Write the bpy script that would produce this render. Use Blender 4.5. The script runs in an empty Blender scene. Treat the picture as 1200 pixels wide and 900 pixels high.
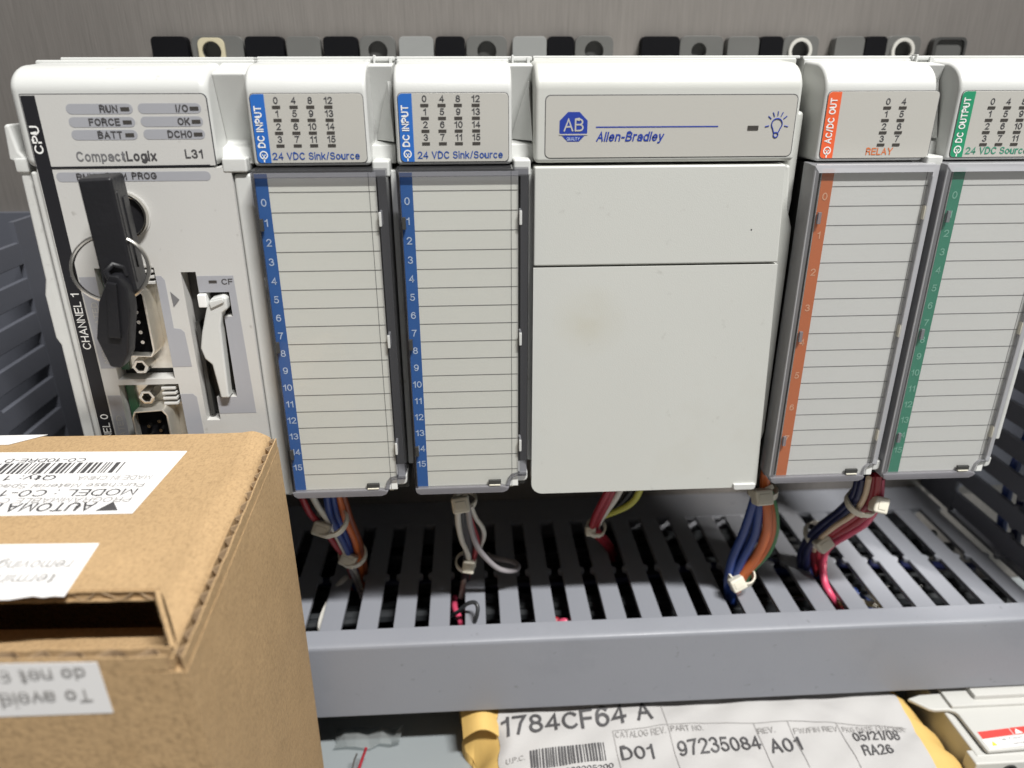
import bpy, bmesh, math, random
from mathutils import Vector, Matrix
random.seed(7)
S = 0.001                      # all numbers below are millimetres, many back-projected from image pixels
C = bpy.context.scene.collection
scene = bpy.context.scene
R = math.radians

# ------------------------------------------------------------------ camera
cd = bpy.data.cameras.new('camera')
cam = bpy.data.objects.new('camera', cd); C.objects.link(cam)
cd.sensor_width = 36.0
cd.lens = 868.8 / 1200 * 36.0
cd.clip_start = 0.005; cd.clip_end = 20.0
pitch, roll, yaw = 0.3961, 0.0026, 0.0556
fwd = Vector((math.sin(yaw)*math.cos(pitch), math.cos(yaw)*math.cos(pitch), -math.sin(pitch)))
r0 = Vector((math.cos(yaw), -math.sin(yaw), 0)); d0 = fwd.cross(r0)
rt = math.cos(roll)*r0 + math.sin(roll)*d0; dn = -math.sin(roll)*r0 + math.cos(roll)*d0
m = Matrix((rt, -dn, -fwd)).transposed().to_4x4()
m.translation = Vector((-16.97, -192.34, 21.1)) * S
cam.matrix_world = m
cd.dof.use_dof = True; cd.dof.focus_distance = 0.200; cd.dof.aperture_fstop = 11.0
scene.camera = cam

# ------------------------------------------------------------------ world and lamps (workshop light)
w = bpy.data.worlds.new('World'); scene.world = w; w.use_nodes = True
bg = w.node_tree.nodes['Background']
bg.inputs[0].default_value = (1.0, 0.985, 0.96, 1); bg.inputs[1].default_value = 0.16

def lamp(name, kind, loc, target, energy, color, **kw):
    l = bpy.data.lights.new(name, kind); l.energy = energy; l.color = color
    for k, v in kw.items(): setattr(l, k, v)
    o = bpy.data.objects.new(name, l); C.objects.link(o)
    o.location = Vector(loc) * S
    o.rotation_euler = (Vector(target) - Vector(loc)).to_track_quat('-Z', 'Y').to_euler()
    return o
tube = lamp('ceiling_tube', 'AREA', (470, -745, 1440), (30, 0, -60), 59.0, (1.0, 0.99, 0.97), shape='RECTANGLE', size=0.50, size_y=0.07)
zz = (Vector((470, -745, 1440)) - Vector((30, 0, -60))).normalized(); xx = (Vector((1, 0, 0)) - zz*zz.x).normalized()   # the tube lies level, parallel to the panel
tube.rotation_euler = Matrix((xx, zz.cross(xx), zz)).transposed().to_euler()
lamp('front_fill', 'AREA', (235, -820, -345), (30, 0, -60), 0.26, (1.0, 0.975, 0.94), shape='RECTANGLE', size=0.30, size_y=0.30)  # added fill standing for light bounced from low in front; no such lamp
lamp('right_spot', 'SPOT', (372, -232, 54), (124, 50, -150), 13.0, (1.0, 0.96, 0.90), spot_size=R(7.8), spot_blend=0.3, shadow_soft_size=0.012)  # spot added to make the lit patch on the duct; its source is unseen

scene.view_settings.view_transform = 'Standard'; scene.view_settings.look = 'None'
scene.view_settings.exposure = 0.0; scene.view_settings.gamma = 1.0
scene.view_settings.use_curve_mapping = False
scene.cycles.max_bounces = 8; scene.cycles.transparent_max_bounces = 16

# ------------------------------------------------------------------ materials
def mat(name, col, rough=0.5, metal=0.0, noise=0.0, nscale=60, bump=0.0, bscale=900, spec=0.5, stretch=None, dirt=0.0, dirtcol=None, dscale=25, trans=0.0, fibre=0.0, specks=0.0, stain=None):
    M = bpy.data.materials.new(name); M.use_nodes = True
    nt = M.node_tree; n = nt.nodes; L = nt.links
    b = n['Principled BSDF']
    b.inputs['Roughness'].default_value = rough; b.inputs['Metallic'].default_value = metal
    b.inputs['Specular IOR Level'].default_value = spec
    b.inputs['Base Color'].default_value = (*col, 1)
    if trans: b.inputs['Transmission Weight'].default_value = trans
    tc = n.new('ShaderNodeTexCoord'); src = tc.outputs['Object']
    if stretch:
        mp = n.new('ShaderNodeMapping'); mp.inputs['Scale'].default_value = stretch
        L.new(src, mp.inputs[0]); src = mp.outputs[0]
    out = None
    if noise:
        t = n.new('ShaderNodeTexNoise'); t.inputs['Scale'].default_value = nscale; t.inputs['Detail'].default_value = 6
        L.new(src, t.inputs[0])
        mx = n.new('ShaderNodeMix'); mx.data_type = 'RGBA'
        mx.inputs[6].default_value = (*[c*(1-noise) for c in col], 1); mx.inputs[7].default_value = (*[min(1, c*(1+noise)) for c in col], 1)
        L.new(t.outputs[0], mx.inputs[0]); out = mx.outputs[2]
    if dirt:
        t = n.new('ShaderNodeTexNoise'); t.inputs['Scale'].default_value = dscale; t.inputs['Detail'].default_value = 8; t.inputs['Roughness'].default_value = .65
        L.new(tc.outputs['Object'], t.inputs[0])
        r = n.new('ShaderNodeValToRGB'); r.color_ramp.elements[0].position = .56; r.color_ramp.elements[1].position = .80
        r.color_ramp.elements[1].color = (dirt, dirt, dirt, 1)
        L.new(t.outputs[0], r.inputs[0])
        mx = n.new('ShaderNodeMix'); mx.data_type = 'RGBA'
        mx.inputs[6].default_value = (*col, 1); mx.inputs[7].default_value = (*(dirtcol or [c*.55 for c in col]), 1)
        L.new(r.outputs[0], mx.inputs[0])
        if out: L.new(out, mx.inputs[6])
        out = mx.outputs[2]
    def darken(fac, k):
        nonlocal out
        mx = n.new('ShaderNodeMix'); mx.data_type = 'RGBA'; mx.blend_type = 'MULTIPLY'
        mx.inputs[6].default_value = (*col, 1); mx.inputs[7].default_value = (*k, 1)
        L.new(fac, mx.inputs[0])
        if out: L.new(out, mx.inputs[6])
        out = mx.outputs[2]
    if fibre:                                        # short paper fibres lying in two directions
        for st, k in (((900, 4200, 900), (1-fibre,)*3), ((2600, 700, 2600), (1-fibre*.8, 1-fibre*.85, 1-fibre*.9))):
            mp = n.new('ShaderNodeMapping'); mp.inputs['Scale'].default_value = st; L.new(tc.outputs['Object'], mp.inputs[0])
            t = n.new('ShaderNodeTexNoise'); t.inputs['Scale'].default_value = 1; t.inputs['Detail'].default_value = 3; L.new(mp.outputs[0], t.inputs[0])
            r = n.new('ShaderNodeValToRGB'); r.color_ramp.elements[0].position = .48; r.color_ramp.elements[1].position = .68; L.new(t.outputs[0], r.inputs[0])
            darken(r.outputs[0], k)
    if specks:                                       # dust and small marks
        t = n.new('ShaderNodeTexNoise'); t.inputs['Scale'].default_value = 330; t.inputs['Detail'].default_value = 2; L.new(tc.outputs['Object'], t.inputs[0])
        r = n.new('ShaderNodeValToRGB'); r.color_ramp.elements[0].position = .70; r.color_ramp.elements[1].position = .80; r.color_ramp.elements[1].color = (specks,)*3 + (1,); L.new(t.outputs[0], r.inputs[0])
        darken(r.outputs[0], (.35, .32, .28))
    if stain:                                        # a soft smudge with a place of its own (object coordinates)
        mp = n.new('ShaderNodeMapping'); mp.vector_type = 'POINT'; mp.inputs['Location'].default_value = [-c*90 for c in stain]; mp.inputs['Scale'].default_value = (90, 90, 90); L.new(tc.outputs['Object'], mp.inputs[0])
        t2 = n.new('ShaderNodeTexNoise'); t2.inputs['Scale'].default_value = 160; t2.inputs['Detail'].default_value = 5; L.new(tc.outputs['Object'], t2.inputs[0])
        g = n.new('ShaderNodeTexGradient'); g.gradient_type = 'SPHERICAL'; L.new(mp.outputs[0], g.inputs[0])
        m1 = n.new('ShaderNodeMath'); m1.operation = 'MULTIPLY'; L.new(g.outputs[1], m1.inputs[0]); L.new(t2.outputs[0], m1.inputs[1])
        darken(m1.outputs[0], (.90, .86, .76))
    if dirt or specks:                               # uneven sheen
        t = n.new('ShaderNodeTexNoise'); t.inputs['Scale'].default_value = 38; t.inputs['Detail'].default_value = 7; L.new(tc.outputs['Object'], t.inputs[0])
        mr = n.new('ShaderNodeMapRange'); mr.inputs[1].default_value = .3; mr.inputs[2].default_value = .7; mr.inputs[3].default_value = rough-.10; mr.inputs[4].default_value = rough+.12
        L.new(t.outputs[0], mr.inputs[0]); L.new(mr.outputs[0], b.inputs['Roughness'])
    if out: L.new(out, b.inputs['Base Color'])
    if bump:
        t = n.new('ShaderNodeTexNoise'); t.inputs['Scale'].default_value = bscale; t.inputs['Detail'].default_value = 3
        L.new(src, t.inputs[0])
        bp = n.new('ShaderNodeBump'); bp.inputs['Strength'].default_value = bump; bp.inputs['Distance'].default_value = 0.0003
        L.new(t.outputs[0], bp.inputs['Height']); L.new(bp.outputs[0], b.inputs['Normal'])
    return M

def clear(name, tint, refl=0.06, rough=0.05, body=0.0, bodycol=(.3, .3, .32)):
    M = bpy.data.materials.new(name); M.use_nodes = True
    nt = M.node_tree; n = nt.nodes; L = nt.links; n.clear()
    o = n.new('ShaderNodeOutputMaterial'); t = n.new('ShaderNodeBsdfTransparent'); g = n.new('ShaderNodeBsdfGlossy')
    t.inputs[0].default_value = (*tint, 1); g.inputs['Roughness'].default_value = rough
    lw = n.new('ShaderNodeFresnel'); lw.inputs[0].default_value = 1.45
    geo = n.new('ShaderNodeNewGeometry'); inv = n.new('ShaderNodeMath'); inv.operation = 'SUBTRACT'; inv.inputs[0].default_value = 1.0
    L.new(geo.outputs['Backfacing'], inv.inputs[1])
    mul = n.new('ShaderNodeMath'); mul.operation = 'MULTIPLY'; L.new(lw.outputs[0], mul.inputs[0]); L.new(inv.outputs[0], mul.inputs[1])
    mx = n.new('ShaderNodeMixShader'); L.new(mul.outputs[0], mx.inputs[0])
    last = t.outputs[0]
    if body:
        d = n.new('ShaderNodeBsdfDiffuse'); d.inputs[0].default_value = (*bodycol, 1)
        m2 = n.new('ShaderNodeMixShader'); m2.inputs[0].default_value = body
        L.new(t.outputs[0], m2.inputs[1]); L.new(d.outputs[0], m2.inputs[2]); last = m2.outputs[0]
    L.new(last, mx.inputs[1]); L.new(g.outputs[0], mx.inputs[2]); L.new(mx.outputs[0], o.inputs[0])
    return M

M = {}
M['shell'] = mat('grey_white_plastic', (.55, .556, .538), .42, noise=.03, nscale=40, bump=.14, bscale=3600, dirt=.30, dirtcol=(.36, .31, .23), dscale=22, specks=.3)
M['cover'] = mat('power_supply_plastic', (.525, .53, .498), .45, noise=.025, nscale=30, bump=.14, bscale=3600, dirt=.22, dirtcol=(.36, .32, .23), dscale=18, specks=.18, stain=(-.020, -.041, .053))
M['label'] = mat('warm_grey_label', (.45, .44, .405), .5, noise=.02, nscale=50, bump=.06, bscale=2500)
M['cpulabel'] = mat('pale_grey_label', (.515, .51, .49), .5, noise=.03, nscale=35, bump=.08, bscale=2500, dirt=.22, dirtcol=(.34, .29, .22), dscale=30, specks=.35)
M['card'] = mat('paper_card', (.70, .705, .68), .75, noise=.03, nscale=25)
M['greyprint'] = mat('grey_print', (.33, .335, .36), .5, noise=.03)
M['black'] = mat('black_print', (.014, .014, .017), .5, spec=.3)
M['darkprint'] = mat('dark_grey_print', (.05, .05, .055), .5)
M['midprint'] = mat('grey_letter_print', (.16, .16, .165), .5)
M['white'] = mat('white_print', (.78, .78, .76), .5)
M['blue'] = mat('blue_print', (.022, .13, .46), .4, noise=.05)
M['cardblue'] = mat('card_blue_print', (.03, .115, .37), .6, noise=.06)
M['deepblue'] = mat('deep_blue_print', (.018, .045, .30), .4)
M['textblue'] = mat('text_blue_print', (.025, .075, .30), .5)
M['paleblue'] = mat('pale_blue_print', (.50, .60, .80), .5)
M['orange'] = mat('orange_print', (.74, .12, .04), .4, noise=.05)
M['cardorange'] = mat('card_orange_print', (.56, .15, .045), .6, noise=.06)
M['palepeach'] = mat('pale_orange_print', (.75, .42, .26), .5)
M['green'] = mat('green_print', (.022, .26, .13), .4, noise=.05)
M['cardgreen'] = mat('card_green_print', (.035, .24, .15), .6, noise=.06)
M['palegreen'] = mat('pale_green_print', (.22, .50, .38), .5)
M['line'] = mat('ruled_line_print', (.20, .20, .20), .6)
M['lens'] = mat('indicator_lens', (.055, .05, .045), .3, noise=.3, nscale=400)
M['clear'] = clear('clear_door_plastic', (.93, .93, .92), rough=.06)
M['rim'] = clear('door_edge_plastic', (.50, .50, .53), rough=.10, body=.10, bodycol=(.35, .35, .37))
M['edgeglint'] = clear('painted_highlight_plastic', (.6, .6, .62), rough=.12, body=.42, bodycol=(.72, .72, .73))  # pale colour that paints highlights along the door edges
M['hazed'] = clear('reflection_haze_plastic', (.93, .93, .93), rough=.08, body=.025, bodycol=(.60, .59, .58))  # faint pale haze painted in for room light reflected by the right doors
M['litrim'] = clear('lit_door_edge_plastic', (.66, .66, .68), rough=.10, body=.58, bodycol=(.48, .48, .50))  # lighter copy of the door edge, brightened as if catching light
M['frost'] = clear('frosted_door_lip', (.55, .55, .57), rough=.2, body=.34, bodycol=(.44, .43, .46))
M['dark'] = mat('dark_inside_plastic', (.035, .035, .033), .6)
M['blackplastic'] = mat('black_key_plastic', (.012, .012, .014), .40, spec=.35, noise=.25, nscale=120, bump=.35, bscale=700)
M['blacktab'] = mat('flat_black_plastic', (.003, .003, .004), .7, spec=.1)
M['greytab'] = mat('grey_tab_plastic', (.095, .095, .09), .45, noise=.1)
M['cleartab'] = mat('translucent_tab_plastic', (.21, .215, .21), .35, noise=.08, trans=.0)
M['steel'] = mat('nickel_steel', (.62, .60, .56), .22, 1.0, noise=.1, nscale=80)
M['tin'] = mat('tinned_shell_metal', (.74, .71, .64), .28, .75, noise=.25, nscale=160, bump=.3, bscale=600)
M['pcb'] = mat('green_circuit_board', (.03, .10, .05), .4, noise=.3)
M['panel'] = mat('brushed_steel_panel', (.25, .232, .215), .42, .55, noise=.16, nscale=110, bump=.35, bscale=160, stretch=(9, 1, .55))
M['shelf'] = mat('grey_painted_shelf', (.235, .258, .265), .5, noise=.04, nscale=20)
M['duct'] = mat('grey_duct_plastic', (.222, .23, .255), .42, noise=.05, nscale=25, bump=.12, bscale=900, dirt=.22, dscale=40, specks=.45)
M['ductshade'] = mat('shaded_duct_plastic', (.085, .09, .108), .45, noise=.05, nscale=25, bump=.1, bscale=900)  # duct plastic darkened to hold the shade on the upright ducts
M['tie'] = mat('natural_nylon', (.66, .63, .53), .35, noise=.05)
M['kraft'] = mat('kraft_cardboard', (.44, .298, .158), .8, noise=.14, nscale=70, bump=.5, bscale=700, dirt=.30, dirtcol=(.29, .18, .08), dscale=60, spec=.2, fibre=.22)
M['fluted'] = mat('shaded_flute_cardboard', (.29, .20, .115), .9, noise=.2, nscale=300)  # darker than the liners, which puts shade into the flute gaps
M['boxlabel'] = mat('white_sticker', (.74, .73, .72), .45, noise=.02)
M['inkgrey'] = mat('faded_ink', (.30, .29, .28), .6)
M['ink'] = mat('label_ink', (.06, .058, .06), .6)
M['envelope'] = mat('yellow_kraft_envelope', (.60, .40, .125), .75, noise=.10, nscale=60, bump=.5, bscale=260)
M['paper'] = mat('white_paper_label', (.41, .40, .39), .7, noise=.03, nscale=60, bump=.5, bscale=120)
M['device'] = mat('ivory_plastic', (.50, .495, .465), .45, noise=.03, nscale=40)
M['paperyellow'] = mat('yellowed_plastic', (.40, .36, .25), .5)
M['red'] = mat('red_print', (.66, .06, .05), .5)
M['yellow'] = mat('yellow_print', (.75, .55, .04), .5)
WIRECOL = dict(red=(.30, .018, .03), pink=(.60, .07, .14), white=(.60, .58, .53), blue=(.02, .05, .22), navy=(.012, .016, .07), orange=(.55, .13, .03), brown=(.20, .045, .015),
               grey=(.30, .28, .29), black=(.02, .022, .024), green=(.06, .22, .08), green_yellow=(.42, .42, .06), cream=(.60, .46, .32), yellow=(.55, .42, .03))
for k, c in WIRECOL.items(): M['w_'+k] = mat(k + '_wire_jacket', c, .38, noise=.08, nscale=200)

# ------------------------------------------------------------------ mesh helpers
class MB:
    def __init__(self): self.v = []; self.f = []
    def add(self, vs, fs):
        b = len(self.v); self.v += [tuple(p) for p in vs]; self.f += [tuple(b+i for i in f) for f in fs]; return self
    def box(self, x0, x1, y0, y1, z0, z1):
        vs = [(x, y, z) for x in (x0, x1) for y in (y0, y1) for z in (z0, z1)]
        return self.add(vs, [(0, 1, 3, 2), (4, 6, 7, 5), (0, 4, 5, 1), (2, 3, 7, 6), (0, 2, 6, 4), (1, 5, 7, 3)])
    def prism(self, poly, axis, a, b):
        def P(p, t): return {'x': (t, p[0], p[1]), 'y': (p[0], t, p[1]), 'z': (p[0], p[1], t)}[axis]
        n = len(poly)
        vs = [P(p, a) for p in poly] + [P(p, b) for p in poly]
        fs = [tuple(range(n)), tuple(range(2*n-1, n-1, -1))] + [(i, (i+1) % n, n+(i+1) % n, n+i) for i in range(n)]
        return self.add(vs, fs)
    def frame(self, outer, inner, axis, a, b):       # ring between two polygons with equal point count
        def P(p, t): return {'x': (t, p[0], p[1]), 'y': (p[0], t, p[1]), 'z': (p[0], p[1], t)}[axis]
        n = len(outer)
        vs = [P(p, a) for p in outer] + [P(p, a) for p in inner] + [P(p, b) for p in outer] + [P(p, b) for p in inner]
        fs = []
        for i in range(n):
            j = (i+1) % n
            fs += [(i, j, n+j, n+i), (2*n+i, 3*n+i, 3*n+j, 2*n+j), (i, 2*n+i, 2*n+j, j), (n+i, n+j, 3*n+j, 3*n+i)]
        return self.add(vs, fs)
    def tube(self, pts, r, n=8, closed=False, rr=None):
        P = [Vector(p) for p in pts]; k = len(P); vs = []; fs = []; up = Vector((.3, -1, .2)).normalized()
        for i, p in enumerate(P):
            t = ((P[(i+1) % k] - P[i-1]) if closed else (P[min(i+1, k-1)] - P[max(i-1, 0)])).normalized()
            a = t.cross(up)
            if a.length < 1e-3: a = t.cross(Vector((1, 0, 0)))
            a.normalize(); up = a.cross(t).normalized(); b = up
            rad = rr[i] if rr else r
            for q in range(n):
                an = 2*math.pi*q/n; vs.append(p + a*rad*math.cos(an) + b*rad*math.sin(an))
        for i in range(k if closed else k-1):
            j = (i+1) % k
            for q in range(n): fs.append((i*n+q, i*n+(q+1) % n, j*n+(q+1) % n, j*n+q))
        if not closed: fs += [tuple(range(n-1, -1, -1)), tuple(range((k-1)*n, k*n))]
        return self.add(vs, fs)
    def cyl(self, p0, p1, r, n=20, r1=None):
        return self.tube([p0, p1], r, n, rr=[r, r if r1 is None else r1])
    def xf(self, mtx): self.v = [tuple(mtx @ Vector(p)) for p in self.v]; return self
    def build(self, name, m, parent=None, bevel=0, seg=2, smooth=38):
        off = Vector((0, 0, 0)); q = parent
        while q is not None: off += Vector(q.location); q = q.parent
        me = bpy.data.meshes.new(name)
        bm = bmesh.new()
        vv = [bm.verts.new(Vector(p)*S - off) for p in self.v]
        for f in self.f:
            try: bm.faces.new([vv[i] for i in f])
            except ValueError: pass
        bmesh.ops.recalc_face_normals(bm, faces=bm.faces)
        if bevel:
            es = [e for e in bm.edges if len(e.link_faces) == 2 and e.calc_face_angle(0) > R(32)]
            bmesh.ops.bevel(bm, geom=es, offset=bevel*S, segments=seg, profile=.5, affect='EDGES', clamp_overlap=True)
        bm.to_mesh(me); bm.free()
        for p in me.polygons: p.use_smooth = True
        me.set_sharp_from_angle(angle=R(smooth))
        mats = m if isinstance(m, (list, tuple)) else [m]
        for x in mats: me.materials.append(x)
        o = bpy.data.objects.new(name, me); C.objects.link(o); o.parent = parent
        if bevel: o.modifiers.new('normals', 'WEIGHTED_NORMAL').keep_sharp = True
        return o

def tag(o, label, cat, group=None):
    o['label'] = label; o['category'] = cat
    if group: o['group'] = group
    return o
def thing(name, label, cat, loc, group=None):
    o = bpy.data.objects.new(name, None); C.objects.link(o); o.location = Vector(loc)*S
    o.empty_display_size = .01
    return tag(o, label, cat, group)
def rrect(x0, x1, z0, z1, r, n=4, rs=None):
    rs = rs or (r, r, r, r)                          # bl, br, tr, tl
    pts = []
    for (cx, cz, a0, rr) in ((x0+rs[0], z0+rs[0], 180, rs[0]), (x1-rs[1], z0+rs[1], 270, rs[1]), (x1-rs[2], z1-rs[2], 0, rs[2]), (x0+rs[3], z1-rs[3], 90, rs[3])):
        for i in range(n+1):
            a = R(a0 + 90*i/n); pts.append((cx+rr*math.cos(a), cz+rr*math.sin(a)))
    return pts
def dense(poly, step=.9):
    out = []
    for i, a in enumerate(poly):
        b = poly[(i+1) % len(poly)]; k = max(1, int(math.hypot(b[0]-a[0], b[1]-a[1])/step))
        out += [(a[0]+(b[0]-a[0])*j/k, a[1]+(b[1]-a[1])*j/k) for j in range(k)]
    return out
def circle(cx, cz, r, n=24): return [(cx+r*math.cos(2*math.pi*i/n), cz+r*math.sin(2*math.pi*i/n)) for i in range(n)]
def spline(pts, per=6):
    P = [Vector(p) for p in pts]; out = []
    for i in range(len(P)-1):
        p0 = P[max(i-1, 0)]; p1 = P[i]; p2 = P[i+1]; p3 = P[min(i+2, len(P)-1)]
        for k in range(per):
            t = k/per
            out.append(.5*((2*p1) + (p2-p0)*t + (2*p0-5*p1+4*p2-p3)*t*t + (3*p1-p0-3*p2+p3)*t**3))
    out.append(P[-1]); return out
def holed_plate(mb, x0, x1, z0, z1, y0, y1, holes):
    """front sheet at y0 with rectangular openings (hx0,hx1,hz0,hz1) whose walls run back to y1"""
    xs = sorted({x0, x1, *[h[0] for h in holes], *[h[1] for h in holes]}); zs = sorted({z0, z1, *[h[2] for h in holes], *[h[3] for h in holes]})
    hole = lambda i, j: any(h[0] <= (xs[i]+xs[i+1])/2 <= h[1] and h[2] <= (zs[j]+zs[j+1])/2 <= h[3] for h in holes)
    nx, nz = len(xs)-1, len(zs)-1
    solid = lambda i, j: 0 <= i < nx and 0 <= j < nz and not hole(i, j)
    F = {}
    def vid(i, j, d):
        k = (i, j, d)
        if k not in F: F[k] = len(mb.v); mb.v.append((xs[i], y0 if d == 0 else y1, zs[j]))
        return F[k]
    for i in range(nx):
        for j in range(nz):
            if not solid(i, j): continue
            mb.f.append((vid(i, j, 0), vid(i+1, j, 0), vid(i+1, j+1, 0), vid(i, j+1, 0)))
            mb.f.append((vid(i, j+1, 1), vid(i+1, j+1, 1), vid(i+1, j, 1), vid(i, j, 1)))
            for (di, dj, a, b) in ((-1, 0, (i, j), (i, j+1)), (1, 0, (i+1, j+1), (i+1, j)), (0, -1, (i+1, j), (i, j)), (0, 1, (i, j+1), (i+1, j+1))):
                if not solid(i+di, j+dj): mb.f.append((vid(*a, 0), vid(*b, 0), vid(*b, 1), vid(*a, 1)))
    return mb

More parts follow.
